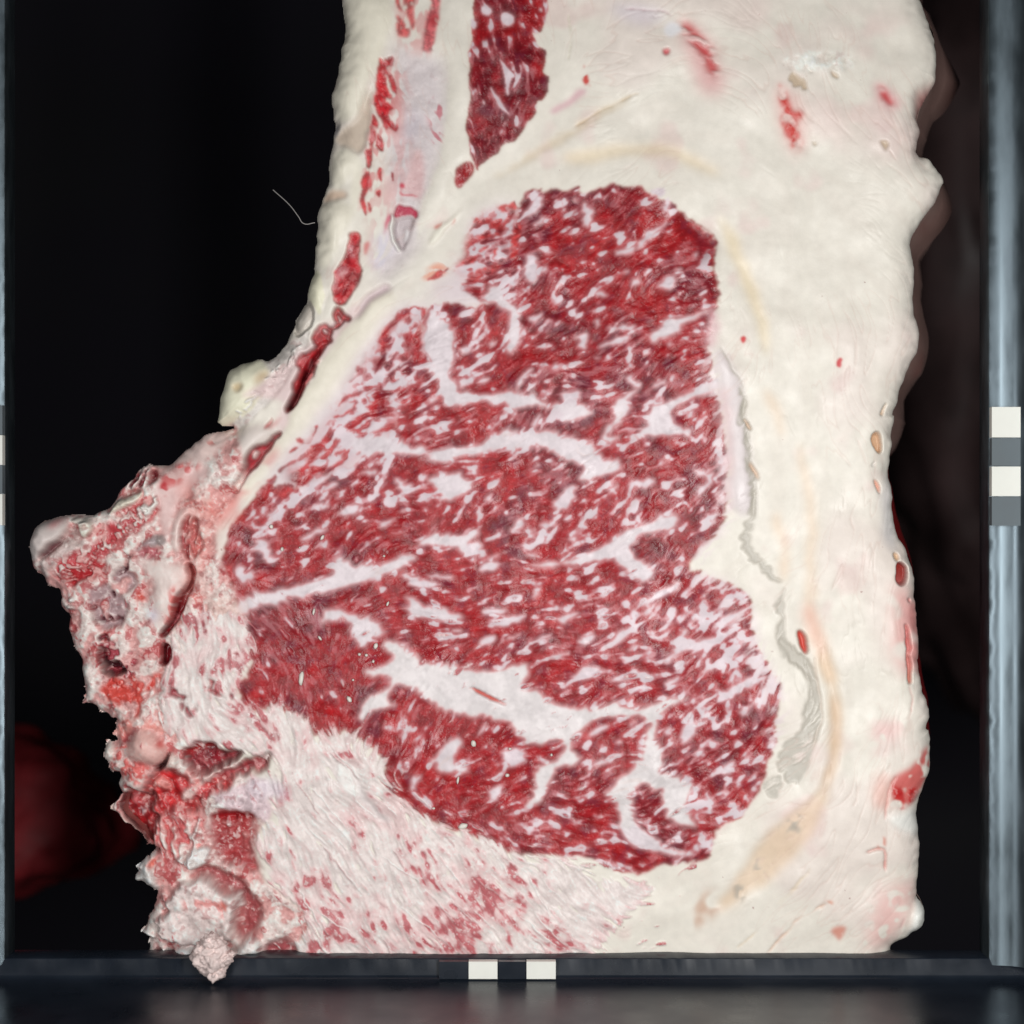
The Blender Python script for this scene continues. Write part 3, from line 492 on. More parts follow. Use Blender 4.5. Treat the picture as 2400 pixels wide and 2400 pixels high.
def crack(sh, s, wd, col, dz):
    p = tr(sh, s); t = np.gradient(p, axis=0); n = np.stack([-t[:, 1], t[:, 0]], 1); n /= np.linalg.norm(n, axis=1, keepdims=True)+1e-9
    tint(sh, '', col, 2.2, pts=np.concatenate([p+n*wd, (p-n*wd)[::-1]]), dz=dz*.8, op=.75, warp='soft', smooth=1, mott=(N30+.6*N12, -1.4, .4))
for sh, s, w_, c, d in (('J','215 1580 300 1490 360 1410 430 1370 495 1320', 2.2, (206,164,136), -1.2),('J','980 1200 960 1300 900 1400 860 1500 830 1580', 3, (206,112,120), -1.5),('J','700 1060 760 1045 800 1060 800 1140 825 1210', 2.4, (198,110,100), -2),('J','860 405 930 395 945 300 930 220', 2, (206,130,124), -1.2),('J','800 900 815 760 860 690', 2, (210,140,130), -1),
     ('J','640 330 645 420', 1.5, (190,150,140), -.6),('J','215 1370 300 1280 390 1180', 1.5, (216,200,176), -.5),('J','60 1560 200 1420 420 1150', 2, (214,196,170), -.6),('B','0 545 120 500 220 440 340 390', 2, (196,172,140), -.8),('B','290 45 360 50 450 40 500 75', 1.5, (184,150,156), -.6),('B','60 60 70 150 60 250', 2, (206,200,180), -.6),('B','140 -60 145 80 180 110', 2, (206,200,180), -.6),
     ('J','450 90 470 230 490 420 430 560', 1.6, (196,176,160), -.8),('C','1660 690 1658 850 1640 985', 1.4, (176,120,116), -.8),('C','1450 225 1600 345 1652 392 1635 445 1618 520 1640 640', 1.5, (150,60,60), -1.0),('B','1530 1400 1500 1270 1502 1100', 1.2, (220,170,170), -.5)):
    crack(sh, s, w_, c, d)
# eye edge curls down against the fat rim on the upper right
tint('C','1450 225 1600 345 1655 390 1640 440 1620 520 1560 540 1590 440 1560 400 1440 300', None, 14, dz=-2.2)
tint('C','1420 300 1560 340 1640 395 1625 470 1570 520 1500 560 1540 440', (112,26,40), 9, op=.55)  # shading of the curled edge painted in as darker red
#@@VERTEBRA
VB = np.concatenate([tr('E','1520 -10 1400 20 1260 75 1190 150 1110 215 1000 250 920 232 865 290 790 390 700 490 600 570 410 560 220 600 150 700 140 900 200 960 262 1020 340 1080 340 1150 400 1230 410 1350 450 1460 480 1540 500 1700 520 1770 470 1810 560 1808 690 1930'),
   tr('e','490 745 480 850 390 930 390 1100 440 1220 480 1340 450 1560 640 1760 830 1960'), tr('f','330 690 250 850 300 900 460 930 430 1150 360 1340 340 1500 450 1570 600 1560'), tr('p','400 2340 690 2340 690 2210 730 2170 700 2130 600 2060 590 1960 640 1900 600 1830 560 1780 480 1750 420 1700 400 1620 410 1540 440 1480 520 1440 560 1400 520 1330 500 1240 540 1180 580 1120')])
tint('', '', (214,160,156), 5, pts=VB, warp='soft', name='vertebra', rough=1.0)
tint('', '', (226,214,208), 4, pts=VB, mott=(N12+.6*N6+.4*N3, -.9, .5), op=.85)
tint('', '', (176,62,66), 4, pts=VB, mott=(M12+.7*M6+.5*N3, .9, 1.6), op=.8)
vb = soft(VB, 6, 'soft', 1)
tint('E','1010 330 1330 240 1380 270 1260 380 1200 430 1100 600 1090 760 1030 640 1010 500', (214,182,178), 6, rough=-.9)
tint('E','1260 75 1400 20 1500 10 1450 100 1350 230 1200 250 1100 300 1020 330 1040 260 1140 200', (218,194,188), 7, rough=-.85); tint('E','1300 120 1420 60 1520 10 1480 60 1380 110', (196,80,74), 4, mott=(N6, -.8, .5))
tint('E','1060 290 1200 240 1340 230 1250 290 1170 350 1060 440 1040 400', (198,96,96), 6, mott=(N6+.5*N12, -.4, .8))
tint('E','1040 380 1080 370 1090 430 1060 470 1040 430', (186,52,58), 2.5, mott=(N6, -1, .3))
tint('E','1180 520 1250 540 1300 560 1290 600 1240 560 1180 600 1150 740 1170 820 1120 830 1100 700 1130 580', (220,196,190), 5, dome=1.4, ds=9, rough=-.8)
# red spongy area
tint('E','750 600 880 520 1010 520 1000 600 930 650 880 720 800 740 700 830 640 880 560 900 480 940 600 980 400 1030 330 980 320 920 400 830 500 780 600 760 680 700 640 640', (172,60,66), 5, mott=(N6+.8*N3+.3*N12, -.7, .25), warp='rough', dz=-1.4)
tint('E','400 940 470 930 560 900 640 880 700 860 620 960 480 1010 400 1040', (158,36,42), 4, mott=(N6+.5*N3, -.8, .2), warp='rough', dz=-1.8)
tint('E','830 330 930 260 1000 290 990 360 930 380 800 400', (130,42,50), 3, mott=(F1, -1.8, -.3), dz=-4, name='marrow_pit')
tint('E','800 400 900 400 900 440 880 480 780 460', (160,110,104), 4, dz=-2)
tint('E','760 470 900 405 912 430 850 510 720 560 680 570', (216,206,190), 2, dz=2.5, dome=1.2, ds=6, name='bone_sliver')
tint('E','1000 470 1015 490 950 570 900 590 890 560 960 500', (226,218,212), 1.6, dz=2, warp='rough', name='bone_sliver')
tint('E','180 640 300 590 420 570 425 660 380 740 260 840 190 900 160 860 165 720', (200,188,184), 4, dz=1, dome=4, ds=18, name='cartilage_tip', rough=-.8)
tint('E','300 610 400 570 400 620 330 660', (190,130,130), 6, op=.8); tint('E','165 680 230 610 260 640 200 720 170 800', (196,160,158), 5, mott=(N6, -1, .5))
tint('E','240 850 300 790 410 690 400 730 330 810 270 850', (110,60,66), 3, dz=-5)
tint('E','250 860 330 820 420 720 480 740 460 800 380 880 300 920 260 1000 240 960', (196,176,172), 5, dome=2.2, ds=12)
tint('E','490 640 590 610 592 690 540 715 500 690', (230,226,212), 1.6, dz=3, dome=1, ds=6, name='bone_chip'); tint('E','430 600 500 590 580 600 590 640 470 650', (214,206,196), 2, dz=2, name='bone_chip')
tint('E','420 640 470 650 510 720 600 740 500 770 420 800 400 740', (168,150,146), 6, op=.8, dz=-1)
tint('E','430 1100 470 1100 480 1135 440 1140', (232,230,224), 1.8, dz=2, dome=1, ds=4, name='bone_chip'); tint('E','425 1155 470 1155 480 1190 430 1190', (232,230,224), 1.8, dz=2, dome=1, ds=4, name='bone_chip')
# grey marrow channel
for s in ('720 940 800 890 870 990 890 1040 800 1040 730 1010','600 1100 690 1020 740 1060 870 1120 860 1170 800 1200 760 1330 640 1320 600 1220 590 1150'):
    tint('E', s, (164,138,140), 4, warp='rough', dz=-2.2, mott=(N12+.5*N6, -2.4, -.8), name='marrow_pit')
tint('E','830 820 940 760 1000 700 1050 690 1080 730 1060 770 990 780 900 800 870 840', (160,146,148), 5, mott=(N6, -1.6, .2), dome=1.6, ds=8); tint('E','1010 690 1060 690 1080 740 1050 775 1010 750', (156,144,142), 3, dome=1.5, ds=7)
tint('E','880 800 1060 780 1060 860 960 870 880 850', (176,100,106), 4, mott=(F1+.5*N3, .0, .8), dz=-.8); tint('E','970 900 1050 870 1040 910 990 930', (190,90,76), 3, mott=(F1, -.3, .6))
for sh, s in (('d','800 1250 830 1240 900 1260 960 1290 1050 1300 1070 1330 960 1310 900 1280 830 1270'),('d','800 1240 820 1250 830 1340 815 1350'),('d','980 960 1000 1000 980 1070 960 1030'),('d','850 1140 880 1190 860 1180'),('d','1150 640 1170 640 1160 740 1100 780 1010 850 1090 770 1140 720'),('d','860 1470 900 1480 920 1520 880 1550 850 1520')):
    tint(sh, s, (96,34,46), 1.6, dz=-3, warp='rough')
tint('E','640 1440 720 1520 790 1590 740 1620 690 1640 640 1560', (66,12,24), 3, dz=-9, warp='rough', name='marrow_pit')
tint('E','620 1380 800 1410 880 1550 900 1650 780 1720 700 1700 630 1600', (150,60,70), 5, mott=(N6+.6*N3, -.2, .6), warp='rough', dz=-1.5)
tint('E','600 1700 750 1610 900 1650 1060 1560 1090 1590 1000 1700 930 1800 920 1890 800 1840 650 1770', (196,72,64), 5, mott=(N12+.7*N6, -1.0, .5), warp='rough', dz=-1)
tint('E','870 1080 930 1070 930 1140 890 1150', (190,70,60), 4, mott=(N6, -1, .4))
# condyle, slit, oval hole
tint('E','850 850 1000 880 1180 880 1230 960 1190 1050 1150 1150 1050 1290 1020 1350 970 1260 960 1160 1000 1000 900 920', (226,208,202), 7, dome=3.0, ds=24, name='condyle', rough=-.75)
tint('E','960 1180 1010 1180 1010 1260 970 1260', (214,208,222), 8)
tint('E','1100 1040 1200 1050 1190 1150 1110 1280 1050 1300 1080 1180', (206,110,106), 6, mott=(F1+.4*N6, -.6, .8))
tint('E','1170 640 1200 580 1240 560 1290 620 1312 720 1290 800 1240 870 1180 830 1160 740', (142,44,52), 3, dz=-3.5, mott=(F1+.4*N6, -2.0, -.2), name='marrow_pit', rough=.8)
tint('E','1190 880 1250 900 1262 960 1230 1050 1190 1180 1130 1270 1110 1330 1040 1372 1028 1340 1100 1250 1130 1150 1190 1040 1230 980', (128,18,28), 2.5, dz=-8, name='joint_slit')
tint('E','1030 1405 1100 1430 1112 1500 1085 1550 1028 1545', (112,20,30), 2, dz=-7, name='marrow_pit'); tint('E','1110 1430 1172 1430 1160 1480 1120 1512', (160,124,124), 2, dz=.8)
tint('E','1150 1270 1290 1270 1280 1310 1130 1320', (212,120,108), 7, op=.7)
tint('p','400 1100 470 1150 520 1180 500 1260 480 1340 500 1400 440 1430 420 1380 450 1260', (218,140,132), 16, op=.6)
tint('E','1330 500 1420 430 1560 420 1600 520 1500 620 1400 640 1340 600', (216,108,98), 16, op=.65, mott=(N12, -1.8, .6))
# lower knobs and red hollow (sheet e)
tint('e','640 700 760 740 900 700 1000 760 980 900 800 820 660 880 560 940 500 900 520 800', (212,140,132), 8, mott=(N6, -1.4, .4))
tint('e','500 920 640 880 680 1000 640 1100 740 1120 860 1150 840 1260 720 1330 600 1280 560 1240 460 1200 470 1080 520 1040', (204,104,100), 6, mott=(N6+.6*N3, -1.0, .4), rough=1.2)
tint('e','740 1340 820 1270 900 1190 1060 1200 1230 1260 1330 1330 1300 1480 1200 1560 1000 1600 880 1640 860 1440 740 1390', (172,30,34), 5, warp='rough', dz=-3.5, lean=.7, name='red_hollow')
tint('e','540 1420 650 1390 760 1390 860 1440 870 1640 890 1960 830 1990 750 1860 640 1740 560 1640 520 1540', (150,24,30), 4, warp='rough', dz=-9, lean=.8, name='red_hollow')
tint('e','540 1500 640 1480 760 1560 700 1660 580 1600', (190,170,176), 3, mott=(F1+.5*N3, .9, 1.6), dz=.5)
tint('e','890 1170 960 1110 1010 1030 1000 1100 960 1180 890 1215', (70,8,16), 2.5, dz=-8, name='marrow_pit')
tint('e','700 860 800 820 880 840 920 910 980 950 990 1010 950 1100 860 1150 760 1100 660 1080 640 1000', (222,178,170), 5, dz=1, dome=5, ds=20, name='bone_knob', rough=-.6)
tint('e','900 900 970 900 985 970 950 1000', (186,70,66), 5)
tint('e','400 1010 440 940 500 960 520 1040 460 1120 410 1090', (226,208,200), 3, dz=.5, dome=3, ds=14, name='bone_knob')
tint('e','970 1140 1020 1050 1060 1030 1120 1100 1090 1190 1040 1205', (226,204,196), 3, dz=2, dome=3.5, ds=14, name='bone_knob')
tint('e','760 1370 850 1310 950 1260 1000 1290 1010 1370 900 1390 840 1400', (206,130,124), 3, warp='rough', dz=1.5, mott=(N6, -1.8, -.4))
tint('e','1120 1380 1250 1310 1330 1260 1380 1200 1500 1150 1620 1100 1660 1100 1560 1170 1430 1230 1330 1340 1310 1450 1230 1470 1140 1440', (222,190,184), 3, warp='rough', dz=1.6, mott=(N6, -2, -.6), rough=1.2)
tint('e','1160 1010 1260 970 1420 960 1560 990 1600 960 1690 1010 1640 1050 1480 1130 1400 1190 1290 1260 1230 1220 1200 1130', (124,28,38), 4, warp='rough', dz=-7, lean=.5, name='marrow_pit', rough=1)
tint('e','1160 1010 1260 970 1420 950 1500 960 1300 1010 1180 1090', (166,44,44), 4, op=.8)
tint('e','1430 1220 1560 1160 1700 1110 1840 1040 1940 1060 1900 1180 1700 1210 1560 1270 1470 1300', (136,32,40), 4, warp='rough', dz=-4, lean=.5, name='marrow_pit', rough=.8)
tint('e','1330 1340 1440 1280 1600 1240 1700 1230 1600 1330 1430 1400 1330 1560 1200 1580 1280 1480', (176,50,52), 5, warp='rough', mott=(N6, -1.6, 0), dz=-2, lean=.4)
tint('e','1420 1400 1600 1330 1750 1270 1940 1240 1960 1640 1800 1620 1760 1560 1580 1600 1500 1540', (214,192,196), 4, warp='rough', dz=1, rough=.5, name='bone_plate')
tint('e','1410 1400 1520 1440 1560 1540 1500 1560 1430 1480', (228,222,218), 3, mott=(N6, -1.4, .2), warp='rough', dz=1.5, rough=1)
tint('f','1010 300 1120 250 1250 275 1390 210 1400 420 1370 640 1470 790 1380 810 1200 690 1080 640 1000 470', (158,58,60), 9, warp='rough', dz=-3.2, name='red_hollow', mott=(N12+.6*N6, -2.4, -.4))
tint('f','1000 230 1200 250 1390 200 1410 290 1200 300 1020 300', (142,22,28), 4, dz=-2)
tint('f','1010 420 1180 420 1240 440 1200 480 1050 470', (206,170,172), 3, mott=(N6+.5*N3, .1, .9))
tint('f','480 280 700 260 900 290 980 420 960 520 830 560 700 650 560 700 500 600 490 420', (190,92,92), 7, mott=(F1+.6*N6, -1.4, .4), dz=-1.5)
for s in ('270 850 310 790 345 690 430 590 475 680 430 740 500 780 500 900 430 925 300 885','700 660 830 550 970 520 990 600 970 690 860 720 780 690','840 300 880 290 860 500 880 700 840 720 830 500','400 1320 440 1270 490 1330 480 1400 430 1430 370 1350','360 1500 420 1450 470 1480 450 1550 385 1540','520 1540 550 1460 600 1510 580 1560','640 1600 700 1480 850 1440 900 1560 860 1620'):
    tint('f', s, (230,222,218), 2.2, warp='rough', dz=2.5, rough=1.3, dome=1.2, ds=9, name='bone_crust')
tint('f','430 680 480 640 500 740 440 740', (214,110,96), 4)
tint('f','860 720 1050 720 1200 800 1330 920 1430 1030 1470 1080 1450 1250 1380 1350 1240 1400 1230 1180 1270 950 1060 900 1000 800 800 810', (150,74,76), 6, dz=-6, name='marrow_pit')  # recess around the stump, its shadow put into the colour
tint('f','1240 1000 1290 960 1280 1200 1240 1350', (196,130,128), 7, op=.7)
tint('f','540 1250 560 1100 620 980 700 870 790 830 860 880 960 810 1020 815 1040 900 1150 960 1270 980 1270 1080 1230 1180 1220 1300 1180 1400 1000 1450 800 1440 640 1420 560 1330', (224,206,202), 2.4, warp='rough', dz=4, rough=1.0, name='bone_stump')
tint('f','760 980 900 960 1100 1000 1200 1060 1140 1180 1060 1120 980 1060 860 1060 780 1100', (214,140,136), 6, mott=(F1+.5*N6, -.3, .7))
tint('f','1060 1000 1180 1020 1200 1090 1120 1120', (206,104,92), 5, mott=(N6, -1, .3))
tint('f','1210 1480 1280 1400 1380 1380 1490 1380 1500 1440 1440 1500 1300 1520', (230,220,216), 2.5, warp='rough', dz=2.5, dome=2, ds=9, rough=1, name='bone_crust')
tint('f','1480 1450 1560 1380 1740 1400 1760 1540 1500 1560', (160,80,84), 7, dz=-3)
#@@SAWN BONE with dust
DUST = tr('p','400 1480 440 1450 470 1440 540 1425 575 1450 610 1500 575 1560 560 1600 556 1645 585 1662 640 1652 695 1666 726 1695 765 1726 806 1708 832 1720 870 1742 914 1796 900 1832 925 1850 955 1890 995 1912 1056 1936 1102 1950 1150 1976 1210 1998 1260 2010 1330 2020 1400 2055 1480 2062 1520 2060 1540 2090 1480 2140 1420 2200 1340 2345 690 2345 690 2230 740 2170 700 2130 640 2100 610 2040 600 1960 640 1900 640 1850 660 1800 620 1780 590 1770 560 1760 520 1745 480 1755 430 1740 400 1720 370 1700 370 1640 385 1580 400 1540')
tint('G','-40 250 150 290 200 390 180 480 100 520 -40 440', (216,184,176), 12)
def dust():
    b, w = soft(DUST, 15, 'fib', 1)
    b = sst(b+.17*F1[w]+.12*F3[w]+.06*N6[w], .36, .66)
    f = (F1[w]*.7+.3*F3[w]+.5*N6[w]+.6*N12[w]+.5*M30[w])*.95
    c = C_(226, 213, 209)*(.95+.05*np.clip(F3[w], -2, 2)[..., None])
    x, y = PX[w], PY[w]
    ctl = [(470,1480,.22),(540,1540,.50),(520,1620,.40),(600,1690,.40),(480,1680,.08),(430,1600,.12),(700,1760,.12),(800,1800,.04),(900,1900,.03),(780,1950,.02),(850,2010,.02),
           (720,1990,.15),(760,2120,.36),(850,2090,.22),(920,2060,.2),(1020,2040,.18),(990,2080,.28),(1100,1990,.1),(1130,2060,.3),(1180,2110,.42),(1250,2150,.5),(1300,2200,.45),(900,2180,.1),(760,2210,.35),(1000,2200,.1),(1150,2230,.45),(1300,2060,.06),(1420,2100,.04),(1380,2200,.1),(640,1800,.15),(700,1860,.08)]
    s = np.zeros(x.shape); q = s.copy()
    for cx, cy, d in ctl:
        ww = 1/((x-cx)**2+(y-cy)**2+900.)**1.5; s += ww*d; q += ww
    dn = np.clip(s/q*.8, .01, .9); thr = np.log((1-dn)/dn)*.62
    m = (sst(f, thr-.25, thr+1.1)*.9)[..., None]; hl = sst(f, thr-1.3, thr+.2)[..., None]
    c = c*(1-.6*hl) + .6*hl*C_(212, 168, 168)
    pw = sst(M30[w]+.6*M12[w]+.4*F1[w], -.5, 1.5)[..., None]*.45; c = c*(1-pw)+pw*C_(214, 170, 170)
    rr = C_(166, 76, 82)*(.75+.5*np.clip(.5+.4*F3[w], 0, 1)[..., None])
    pale = sst(y, 1980, 2080)[..., None]*.35
    rr = rr*(1-pale) + pale*C_(190, 90, 96)
    c = c*(1-m) + m*rr
    g = sst(gn(1.8, 81)[w]+.4*F3[w], 1.2, 2.2)[..., None]*.5
    c = c*(1-g) + g*C_(236, 230, 226)
    a = b[..., None]
    ALB[w] = ALB[w]*(1-a) + c*a
    LEAN[w] = LEAN[w]*(1-b) + .5*b*m[..., 0]
    HT[w] += b*(.5 + .12*F1[w] + .06*F3[w] + .20*N12[w] - .5*m[..., 0])
    ROUGHN[w] = np.maximum(ROUGHN[w]*(1-b), b*.22)
    part('sawn_bone', DUST, 'fib', 1)
dust()
tint('G','300 1450 340 1440 420 1450 500 1520 480 1600 380 1560 260 1560 200 1500', (206,192,200), 9, op=.8)
tint('e','1080 440 1130 450 1180 560 1260 650 1270 700 1220 690 1150 590', (130,36,48), 2.5, mott=(N6, -1.6, -.2), warp='rough', dz=-2.2, lean=.4)
tint('e','1380 370 1430 360 1470 430 1520 480 1480 510 1410 430', (144,30,40), 2.5, warp='rough', dz=-1.5, lean=.4); tint('e','1570 480 1620 490 1600 550', (130,36,50), 2.5, dz=-1)
tint('G','840 1350 900 1430 1000 1560 1080 1660 1160 1760 1060 1720 950 1580 880 1500', (206,196,194), 6, dz=-.8)
tint('G','780 1330 860 1400 960 1560 900 1560 800 1440', (228,222,218), 4, dz=.6)
# long scratches of the saw in the dusted bone
for k in range(70):
    rr = np.random.RandomState(1500+k); cx, cy = 680+rr.rand()*640, 1700+rr.rand()*560
    if cy < 1500+(cx-400)*.60 or cx < 640+(cy-1900)*.3: continue
    an = np.radians(50+8*rr.randn()); L_ = 20+60*rr.rand(); q = np.array([np.cos(an), np.sin(an)]); n = np.array([-q[1], q[0]])
    c0 = np.array([cx, cy]); t_ = np.linspace(-1, 1, 5)[:, None]
    ln = c0 + t_*q*L_ + n*(t_**2)*rr.randn()*2
    wd = (1-t_**2)*(1.0+1.0*rr.rand())
    tint('p','', (230,226,222) if rr.rand() < .7 else (186,150,150), 1, pts=np.concatenate([ln+n*wd, (ln-n*wd)[::-1]]), dz=.5, op=.75, smooth=0)
# red stain lines in the main seam
for s in ('1640 860 1700 870 1800 910 1880 960 1910 985 1850 960 1760 920 1680 890',):
    tint('G', s, (186,70,56), 2, dz=-1.2, mott=(N6, -2, .2), name='vein')
#@@RELIEF finishing
a_ = np.clip(ROUGHN, 0, 1)[..., None]*.6              # crumbs and pores of the sawn bone
ALB *= 1+a_*(.13*N3+.10*N6+.10*W1)[..., None].clip(-2, 2)*.9
t = a_*(sst(N3+.5*W1+.5*M6, 1.0, 2.0)*.65)[..., None]; ALB[:] = ALB*(1-t)+t*C_(228, 220, 214)
t = a_*(sst(M6+.7*gn(2.5, 91)+.3*N12, 1.2, 2.2)*.7)[..., None]; ALB[:] = ALB*(1-t)+t*C_(150, 44, 52)
bl = np.stack([gblur(ALB[..., k], 5.0) for k in range(3)], -1)      # blurred colour stands in for light scattering through the fat
wl = (.34*sst(gblur(LEAN, 8), .12, .5))[..., None]
ALB[:] = np.clip(ALB*(1-wl)+bl*wl, .004, .85)
ROUGHN = gblur(ROUGHN, 3)
HT += ROUGHN*(.42*N12 + .22*N6 + .10*N3 + .03*W1)
HT = gblur(HT, 1.6)
LEAN = np.maximum(LEAN, np.clip(ROUGHN, 0, 1)*.6)
HT += .018*sst(LEAN, .3, .8)*(F3*.6+W1*.6) 
R = 70.0
e = np.clip(EDGE/R, 0, 1)
drop = 1-np.sqrt(np.clip(1-(1-e)**2, 0, 1))
HT -= drop*9.0                   # rounded rim (mm)
HT -= sst(PY, 2150, 2300)*2.5
lowleft = sst(-PX, -620, -200)*sst(PY, 1200, 1500)
HT -= lowleft*3.0
# ---------------------------------------------------------------- helpers
def wp(px, py, y=0.0):                       # sheet position at depth y, as seen from the front
    k = (D+y)/D
    return ((px-1200)*U*k, y, (1200-py)*U*k)
def node(nt, t, **kw):
    n = nt.nodes.new(t)
    for k, v in kw.items():
        if k.startswith('i_'):
            key = k[2:]; n.inputs[int(key) if key.isdigit() else key.replace('_', ' ')].default_value = v
        else: setattr(n, k, v)
    return n
def newmat(name):
    m = bpy.data.materials.new(name); m.use_nodes = True
    return m, m.node_tree, m.node_tree.nodes['Principled BSDF']
def meat_material():
    m, nt, b = newmat('meat_tissue')
    at = node(nt, 'ShaderNodeAttribute', attribute_name='tissue'); wt = node(nt, 'ShaderNodeAttribute', attribute_name='wet')
    tc = node(nt, 'ShaderNodeTexCoord')
    n1 = node(nt, 'ShaderNodeTexNoise', i_Scale=1500.0, i_Detail=4.0); n2 = node(nt, 'ShaderNodeTexNoise', i_Scale=320.0, i_Detail=5.0)
    n3 = node(nt, 'ShaderNodeTexNoise', i_Scale=90.0, i_Detail=3.0)
    for n in (n1, n2, n3): nt.links.new(tc.outputs['Object'], n.inputs['Vector'])
    mr = node(nt, 'ShaderNodeMapRange', i_1=.25, i_2=.75, i_3=.95, i_4=1.045); nt.links.new(n2.outputs[0], mr.inputs[0])
    mx = node(nt, 'ShaderNodeMix', data_type='RGBA', blend_type='MULTIPLY', i_0=1.0)
    nt.links.new(at.outputs['Color'], mx.inputs[6]); nt.links.new(mr.outputs[0], mx.inputs[7]); nt.links.new(mx.outputs[2], b.inputs['Base Color'])
    rr = node(nt, 'ShaderNodeMapRange', i_1=0.0, i_2=1.0, i_3=.42, i_4=.32); nt.links.new(wt.outputs['Fac'], rr.inputs[0])
    ra = node(nt, 'ShaderNodeMath', operation='MULTIPLY_ADD', i_1=.50, i_2=-.25); nt.links.new(n3.outputs[0], ra.inputs[0])
    rs = node(nt, 'ShaderNodeMath', operation='ADD'); nt.links.new(rr.outputs[0], rs.inputs[0]); nt.links.new(ra.outputs[0], rs.inputs[1]); nt.links.new(rs.outputs[0], b.inputs['Roughness'])
    bs = node(nt, 'ShaderNodeMapRange', i_1=0.0, i_2=1.0, i_3=.08, i_4=.20); nt.links.new(wt.outputs['Fac'], bs.inputs[0])
    bp = node(nt, 'ShaderNodeBump', i_Distance=.00035); nt.links.new(n1.outputs[0], bp.inputs['Height']); nt.links.new(bs.outputs[0], bp.inputs['Strength'])
    nt.links.new(bp.outputs[0], b.inputs['Normal'])
    sl = node(nt, 'ShaderNodeMapRange', i_1=0.0, i_2=1.0, i_3=.42, i_4=.27); nt.links.new(wt.outputs['Fac'], sl.inputs[0]); nt.links.new(sl.outputs[0], b.inputs['Specular IOR Level'])
    return m
MEAT = meat_material()
def plain(name, col, rough=.5, metal=0, scale=40, var=.25, bump=0, spec=.5, stretch=(1, 1, 1)):
    m, nt, b = newmat(name)
    tc = node(nt, 'ShaderNodeTexCoord'); mp = node(nt, 'ShaderNodeMapping'); mp.inputs['Scale'].default_value = stretch
    n = node(nt, 'ShaderNodeTexNoise', i_Scale=float(scale), i_Detail=5.0)
    nt.links.new(tc.outputs['Object'], mp.inputs[0]); nt.links.new(mp.outputs[0], n.inputs['Vector'])
    mr = node(nt, 'ShaderNodeMapRange', i_1=.3, i_2=.7, i_3=1-var, i_4=1+var); nt.links.new(n.outputs[0], mr.inputs[0])
    mx = node(nt, 'ShaderNodeMix', data_type='RGBA', blend_type='MULTIPLY', i_0=1.0); mx.inputs[6].default_value = (*col, 1)
    nt.links.new(mr.outputs[0], mx.inputs[7]); nt.links.new(mx.outputs[2], b.inputs['Base Color'])
    mr2 = node(nt, 'ShaderNodeMapRange', i_1=.3, i_2=.7, i_3=rough*.8, i_4=min(1, rough*1.25)); nt.links.new(n.outputs[0], mr2.inputs[0]); nt.links.new(mr2.outputs[0], b.inputs['Roughness'])
    b.inputs['Metallic'].default_value = metal; b.inputs['Specular IOR Level'].default_value = spec
    if bump:
        bp = node(nt, 'ShaderNodeBump', i_Distance=.0006, i_Strength=float(bump)); nt.links.new(n.outputs[0], bp.inputs['Height']); nt.links.new(bp.outputs[0], b.inputs['Normal'])
    return m
COL = scene.collection
def empty(name, loc, label, cat, group=None):
    o = bpy.data.objects.new(name, None); COL.objects.link(o); o.location = loc; o.empty_display_size = .02
    o['label'] = label; o['category'] = cat
    if group: o['group'] = group
    return o
def link(name, me, mat, parent=None):
    o = bpy.data.objects.new(name, me); COL.objects.link(o)
    if mat and not me.materials: me.materials.append(mat)
    if parent:
        o.parent = parent; o.matrix_parent_inverse = parent.matrix_world.inverted()
    return o
def grid_mesh(name, co, quads, smooth=True, normals=None, tissue=None, wet=None):
    me = bpy.data.meshes.new(name)
    nv, nf = len(co), len(quads)
    me.vertices.add(nv); me.vertices.foreach_set('co', np.ascontiguousarray(co, np.float32).ravel())
    me.loops.add(nf*4); me.loops.foreach_set('vertex_index', np.ascontiguousarray(quads, np.int32).ravel())
    me.polygons.add(nf); me.polygons.foreach_set('loop_start', np.arange(0, nf*4, 4, dtype=np.int32)); me.polygons.foreach_set('loop_total', np.full(nf, 4, np.int32))
    me.polygons.foreach_set('use_smooth', np.full(nf, smooth, bool))
    me.update(calc_edges=True)
    if tissue is not None:
        a = me.color_attributes.new('tissue', 'FLOAT_COLOR', 'POINT'); a.data.foreach_set('color', np.concatenate([tissue, np.ones((nv, 1))], 1).astype(np.float32).ravel())
        a = me.attributes.new('wet', 'FLOAT', 'POINT'); a.data.foreach_set('value', np.ascontiguousarray(wet, np.float32))
    if normals is not None: me.normals_split_custom_set_from_vertices(normals.astype(np.float32).tolist() if nv < 5 else [tuple(n) for n in normals.astype(np.float32)])
    return me
# ---------------------------------------------------------------- the cut of beef
beef = empty('beef_rib_cut', (.02, .03, -.18), 'large raw beef rib cut with marbled red eye, thick white fat and sawn bone', 'beef')
bpy.context.view_layer.update()
Xw = (PX-1200)*U; Zw = (1200-PY)*U; Yw = -HT*1e-3
gy, gx = np.gradient(HT*1e-3, GS*U)
NRM = np.stack([-gx, -np.ones_like(gx), gy], -1); NRM /= np.linalg.norm(NRM, axis=-1, keepdims=True)
CELL = INSIDE[:-1, :-1] & INSIDE[1:, :-1] & INSIDE[1:, 1:] & INSIDE[:-1, 1:]
VID = np.arange(GH*GW).reshape(GH, GW)
Q = np.stack([VID[:-1, :-1], VID[1:, :-1], VID[1:, 1:], VID[:-1, 1:]], -1)
cp = PART[:-1, :-1]
order = np.argsort(np.where(CELL, cp, 32000).ravel(), kind='stable'); sortedp = np.where(CELL, cp, 32000).ravel()[order]
